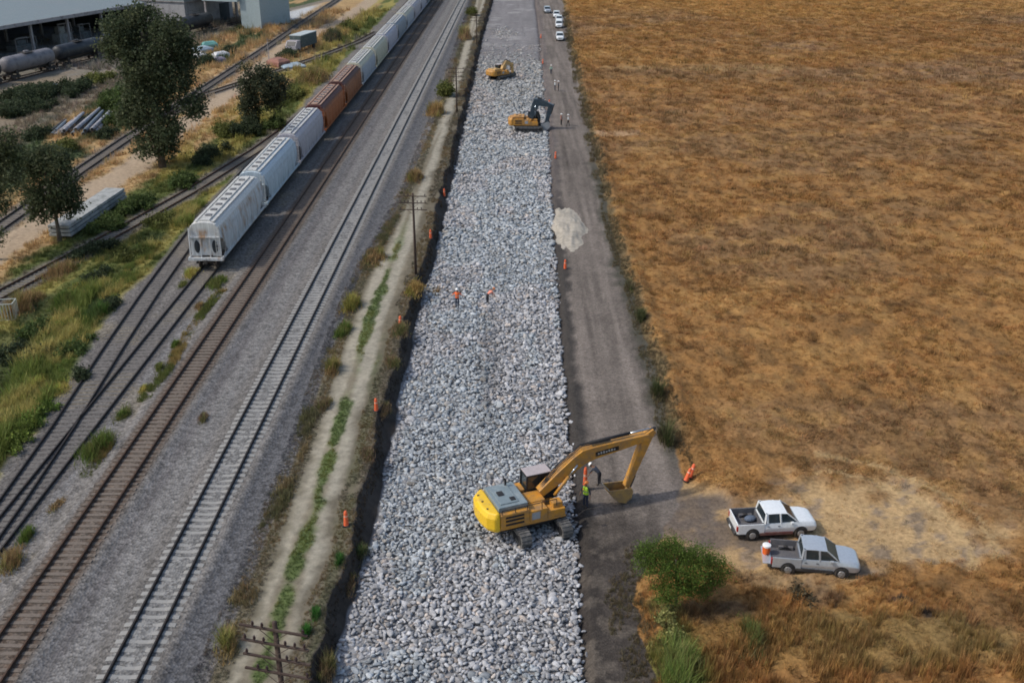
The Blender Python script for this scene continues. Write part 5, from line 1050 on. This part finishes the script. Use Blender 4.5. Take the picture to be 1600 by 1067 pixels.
person((7.5, 183.4, -1.0), R(-80), 'person in grey-white shirt, left of the middle pair on the haul road', M_shw, M_den, helmet=M_hel, group=GV)
person((8.1, 182.8, -1.0), R(80), 'person in dark clothes, right of the middle pair on the haul road', M_shd, M_pblk, helmet=M_hel, group=GV)
person((7.4, 155.4, -1.0), R(-70), 'person in dull orange vest, left of the pair near the blue-armed excavator', M_shd, M_pblk, vest=mat('dull_orange_vest', (.32, .14, .10), .8), helmet=M_hel, group=GV)
person((8.4, 154.8, -1.0), R(85), 'person in white shirt and dark trousers, right of the pair near the blue-armed excavator', M_shw, M_pblk, helmet=M_hel, pose='walk', group=GV)

# ------------------------------------------------------------------ markers, poles, heaps and yard things
M_mo = mat('marker_orange', (.78, .14, .05), .6, 0, .15, (.5, .2, .1)); M_mw = mat('marker_white_band', (.75, .42, .3), .5)
def marker(x, y, z, tilt, rz, label, h=.95, nm='safety_post', cat='safety post', gp='orange safety posts'):
    root = empty(nm, (x, y, z), rz, label, cat, gp); root.rotation_euler = (tilt, 0, rz)
    b = MB(); b.tube([(0, 0, .06), (0, 0, .1), (0, 0, h * .9), (0, 0, h)], [.15, .14, .10, .05], 12).build('body', [M_mo], root)
    for z0_ in (.62,):
        r = .14 - .042 * (z0_ / .9); MB().tube([(0, 0, z0_ * h), (0, 0, (z0_ + .09) * h)], [r + .004, r], 12, caps=False).build('white_band', [M_mw], root)
    b = MB(); b.box(-.2, .2, -.2, .2, 0, .06); b.build('base', [M_blk], root, bevel=.02); return root
ML = [(541, 820, 'orange safety post nearest the camera on the left bank, by the dirt path'), (588, 640, 'orange safety post second nearest on the left bank, by the green strip'), (625, 510, 'orange safety post on the left bank level with the two workers'),
      (673, 372, 'orange safety post on the left bank beyond the middle utility pole'), (694, 296, 'orange safety post farthest along the left bank')]
for i, (px, py, lab) in enumerate(ML): x, y = G(px, py, -.2); marker(x, y, float(height(x, y)) - .01, .06 * (i % 3 - 1), i, lab)
x, y = G(883, 420, -1.0); marker(x, y, -1.02, 0, 0, 'orange safety post on the haul road just below the pale sand patch')
x, y = G(868, 248, -1.0); marker(x, y, -1.02, .0, 0, 'orange safety post on the right trench edge beyond the sand patch')
x, y = G(858, 165, -1.0); marker(x, y, -1.02, .05, 1, 'orange safety post at the trench edge behind the blue-armed excavator')
x, y = G(848, 100, -1.0); marker(x, y, -1.02, .05, 1, 'orange safety post at the trench edge where the stones end')
x, y = G(845, 60, -1.0); marker(x, y, -1.02, .05, 1, 'orange safety post farthest along the right trench edge')
x, y = G(1071, 752, -.95); zz = float(height(x, y)); marker(x, y, zz + .05, .45, 2.2, 'orange post leaning on the field edge beside the excavator boom', .9); marker(x + .3, y + .35, zz + .05, .5, 2.4, 'second leaning orange post on the field edge, just behind the first', .95)
x, y = G(914, 765, -1.0); marker(x, y, -1.02, 0, .3, 'tall orange post under the boom beside the workers', 1.6)

M_pole = mat('creosoted_pole', (.055, .035, .028), .9, 0, .4, (.12, .09, .07), ds=2, bump=.4); M_ins = mat('insulator_brown', (.05, .03, .03), .3)
def pole(x, y, h, arms, label, rz=0, halfw=1.25):
    root = empty('utility_pole', (x, y, -.35), rz, label, 'utility pole', 'utility poles along the dirt path')
    MB().tube([(0, 0, -.4), (0, 0, h * .5), (0, 0, h)], [.13, .11, .085], 10).build('pole', [M_pole], root, smooth=True)
    for k in range(arms):
        z = h - .25 - k * .62; c = MB().box(-halfw, halfw, -.17, -.09, z - .034, z + .034).build('crossarm', [M_pole], root)
        for q in (-1.1, -.75, -.4, .4, .75, 1.1):
            if (k * 7 + int(q * 10)) % 3 == 1: continue
            b = MB(); b.tube([(q * halfw / 1.25, -.145, z + .05), (q * halfw / 1.25, -.145, z + .13), (q * halfw / 1.25, -.145, z + .24)], [.018, .055, .035], 7); b.build('insulator', [M_ins], c)
        b = MB()
        for s in (-1, 1): b.bar((0, -.16, z - .45), (s * .5, -.16, z - .04), .018)
        b.build('brace', [M_pole], c)
pole(-8.05, 28.1, 10.3, 4, 'nearest utility pole with four crossarms full of insulators, at the lower edge of the view', R(-14))
pole(*G(650, 430, -.3), 7.8, 3, 'middle utility pole standing beside the dirt path by the straw-brown bush', R(-4)); pole(*G(714, 176, -.3), 7.0, 4, 'third utility pole up the path, left of the far excavators', R(-3)); pole(-7.6, 230, 7.0, 3, 'farthest utility pole on the path, beside the orange-brown bush', 0)

# pale sand patch on the road
def heap(name, cx, cy, z, rx, ry, h, col, label, cat, seed, n=40, M_=None):
    X, Y = np.meshgrid(np.linspace(-1.15, 1.15, n), np.linspace(-1.15, 1.15, n)); r = np.sqrt(X ** 2 + Y ** 2) + (fbm(X * 2.2 + seed, Y * 2.2, seed, 4) - .5) * .9
    Z = h * ss(1.0, .35, r) * (.6 + .8 * fbm(X * 4 + seed, Y * 4, seed + 3, 3)) - .03 + (r < .98) * .0
    V = np.stack([cx + X * rx, cy + Y * ry, z + Z], -1).reshape(-1, 3); i = np.arange((n - 1) * n).reshape(-1, n)[:, :-1].ravel(); F = np.stack([i, i + 1, i + 1 + n, i + n], 1)
    keep = (Z.ravel()[F] > -.02).any(1); c = np.ones((n * n, 3)) * np.array(col) * (1 + .35 * (fbm(V[:, 0] * 1.5, V[:, 1] * 1.5, seed, 3) - .5))[:, None]
    return tag(npmesh(name, V, F[keep], c, [M_ or M_soil], None, True), label, cat)
sx, sy = G(890, 357, -1.0); heap('sand_heap', sx, sy, -.98, 1.9, 7.0, .36, (.36, .325, .27), 'flat patch of pale dumped sand on the haul road', 'sand heap', 5)
# stack of long slabs
M_sl = mat('grey_slab_concrete', (.36, .37, .36), .9, 0, .5, (.16, .17, .16), ds=1.2, bump=.3)
ax, ay = G(112, 372, -.4); bx_, by_ = G(192, 316, -.4); ang = math.atan2(by_ - ay, bx_ - ax)
for k, lab in enumerate(('lowest of three long grey concrete slabs stacked beside the round tree', 'middle of three long grey concrete slabs stacked beside the round tree', 'uppermost of three long grey concrete slabs stacked beside the round tree')):
    z = -.25 + k * .42; root = empty('concrete_slab', (ax, ay, z), ang, lab, 'concrete slab', 'stacked concrete slabs')
    b = MB(); b.box(0, 14.0, .06 * k, 2.3, 0, .30); b.build('slab', [M_sl], root, bevel=.02)
    b = MB()
    for q in (1, 5, 9, 13): b.box(q - .1, q + .1, .1 + .06 * k, 2.25, -.12, 0)
    b.build('timber_spacer', [M_wood], root)
# poles in a pile
M_pp = [mat('pale_pole', (.40, .40, .42), .7, 0, .5, (.2, .2, .22), ds=1), mat('bluish_pole', (.14, .18, .22), .7, 0, .4, (.3, .3, .32), ds=1), mat('dark_pole', (.05, .045, .045), .8, 0, .4, (.12, .12, .12), ds=1)]
px0, py0 = G(88, 214, -.4); pd = Vector(G(125, 180, -.4)) - Vector((px0, py0)); pd.normalize(); pn = Vector((pd.y, -pd.x))
q0 = [(0, 0, 0), (.62, 1, 0), (1.25, 2, 0), (1.9, 1, 0), (2.5, 2, 0), (3.2, 1, 0), (3.9, 2, 0), (4.5, 0, 0), (.95, 0, 1), (2.2, 0, 1), (3.5, 1, 1), (4.2, 0, 1), (-1.1, 2, 0), (-.5, 1, 0)]
for i, (o, m, lv) in enumerate(q0):
    L_ = 15 - (i % 3) * 1.3 - (4 if o < 0 else 0); s = Vector((px0, py0)) + pn * o * 1.15 + pd * ((i * 7) % 5) * .3; rt = empty('concrete_pole', (s.x, s.y, -.15 + lv * .5), math.atan2(pd.y, pd.x) + .02 * ((i * 5) % 3 - 1), ('pale', 'bluish', 'dark')[m] + (' pole on top of the pile, ' if lv else ' pole in the lower layer of the pile, ') + ('first', 'second', 'third', 'fourth', 'fifth', 'sixth', 'seventh', 'eighth')[sum(1 for a_, m_, l_ in q0[:i] if m_ == m and l_ == lv)] + ' of its colour from the left', 'pole', 'poles piled between the yard trees')
    MB().tube([(0, 0, 0), (L_ * .5, 0, 0), (L_, 0, 0)], [.3, .26, .2], 10).build('shaft', [M_pp[m]], rt, smooth=True); MB().tube([(-.03, 0, 0), (.0, 0, 0)], .24, 10).build('end_cap', [M_blk], rt)
# wrapped goods heap
M_tar = mat('pale_blue_wrap', (.30, .38, .43), .5, 0, .3, (.5, .5, .5), bump=.6); M_wrp = mat('white_wrap', (.62, .62, .62), .5, 0, .2, (.4, .4, .45), bump=.5); M_pur = mat('purple_grey_crate', (.20, .18, .22), .8); M_tea = mat('teal_wrap', (.12, .30, .27), .6, bump=.5)
for (px, py, lx, ly, hz, m, lab) in ((316, 84, 4.0, 3, 1.5, M_tar, 'pale blue wrapped bundle in the goods heap behind the tallest tree'), (328, 78, 3.4, 2.6, 1.8, M_tea, 'teal wrapped bundle at the back of the goods heap'), (313, 91, 2.4, 2, 1.1, M_wrp, 'white wrapped bundle at the front left of the goods heap'),
                                     (345, 90, 3.2, 2.2, 1.2, M_wrp, 'white wrapped bundle at the front right of the goods heap'), (342, 98, 2.6, 1.8, 1.1, M_pur, 'purple-grey crate at the very front of the goods heap'), (72, 142, 5, 3, 1.1, M_tar, 'pale blue sheet-covered stack among the dark bushes'),
                                     (455, 104, 4.5, 5, .5, M_tar, 'low pale blue sheet lying beside the far overgrown track'), (435, 103, 3, 4, 1.5, mat('red_brick_stack', (.26, .13, .10), .9, bump=.8), 'stack of reddish bricks by the slim post')):
    x, y = G(px, py, -.4); r = empty('bundle', (x, y, -.42), R(15 + px % 40), lab, 'bundle' if 'brick' not in lab else 'brick stack', None)
    b = MB(); b.loft([[(-lx / 2, -ly / 2, 0), (lx / 2, -ly / 2, 0), (lx / 2, ly / 2, 0), (-lx / 2, ly / 2, 0)], [(-lx / 2 * .96, -ly / 2, hz * .6), (lx / 2, -ly / 2 * .95, hz * .7), (lx / 2 * .97, ly / 2, hz * .75), (-lx / 2, ly / 2 * .93, hz * .6)], [(-lx * .3, -ly * .3, hz), (lx * .34, -ly * .3, hz * .92), (lx * .3, ly * .3, hz), (-lx * .33, ly * .28, hz * .9)]]); b.build('cover', [m], r, bevel=.12)
    b = MB()
    for q in (-.25, .25): b.box(q * lx - .04, q * lx + .04, -ly * .51, ly * .51, -.0, hz * .5)
    b.build('strap', [M_blk], r)
x, y = G(421, 102, -.4); r = empty('slim_post', (x, y, -.4), 0, 'slim bare post standing by the reddish brick stack', 'post'); MB().tube([(0, 0, 0), (0, 0, 5.0)], [.09, .06], 8).build('shaft', [M_col], r); MB().bar((0, 0, 4.7), (.5, 0, 4.8), .06).build('bracket', [M_col], r)
# small lorry
x, y = G(468, 84, -.4); x2, y2 = G(503, 72, -.4); a = math.atan2(y2 - y, x2 - x); r = empty('box_lorry', (x, y, -.35), a, 'small dusty box lorry with pale roof parked on the service road', 'lorry')
MB().box(1.2, 9.0, 0, 2.6, .9, 3.3).build('cargo_box', [mat('dark_lorry_side', (.06, .085, .085), .7, 0, .4, (.15, .16, .15))], r, bevel=.05); MB().box(1.15, 9.05, -.04, 2.64, 3.28, 3.42).build('roof', [mat('lorry_roof', (.42, .47, .47), .7, 0, .3, (.3, .3, .3))], r)
b = MB(); b.loft([[(-1.3, .1, .6), (1.1, .1, .6), (1.1, .1, 2.5), (-.5, .1, 2.5), (-1.2, .1, 1.6)], [(-1.3, 2.5, .6), (1.1, 2.5, .6), (1.1, 2.5, 2.5), (-.5, 2.5, 2.5), (-1.2, 2.5, 1.6)]]); cbx = b.build('cab', [mat('lorry_cab_paint', (.36, .34, .36), .5, 0, .3, (.25, .22, .2))], r, bevel=.06)
MB().loft([[(-1.22, .3, 1.65), (-1.22, 2.3, 1.65), (-.62, 2.3, 2.4), (-.62, .3, 2.4)], [(-1.19, .3, 1.62), (-1.19, 2.3, 1.62), (-.58, 2.3, 2.38), (-.58, .3, 2.38)]]).build('windscreen', [M_gls], cbx)
for wx in (-.3, 7.3):
    for wy in (.1, 2.5): MB().tube([(wx, wy - .15, .5), (wx, wy + .15, .5)], .5, 14).build('wheel', [M_tyre], r)
# small white cage
x, y = G(8, 502, -.4); r = empty('wire_cage', (x - .7, y, -.4), R(8), 'small white barred cage in the weeds at the left edge of the view', 'cage'); M_cg = mat('cage_white', (.5, .52, .46), .7, 0, .3, (.3, .28, .2))
b = MB()
for q in range(7): b.bar((q * .24, 0, 0), (q * .24, 0, 1.45), .04)
for q in range(5): b.bar((1.44, q * .3, 0), (1.44, q * .3, 1.45), .04)
b.build('bar_panel', [M_cg], r); b = MB()
for z in (.05, 1.45): b.bar((0, 0, z), (1.46, 0, z), .06); b.bar((1.44, 0, z), (1.44, 1.2, z), .06); b.bar((0, 0, z), (0, 1.2, z), .06); b.bar((0, 1.2, z), (1.44, 1.2, z), .06)
b.bar((0, 0, 0), (0, 0, 1.45), .06); b.bar((0, 1.2, 0), (0, 1.2, 1.45), .06)
b.build('rail_frame', [M_cg], r)
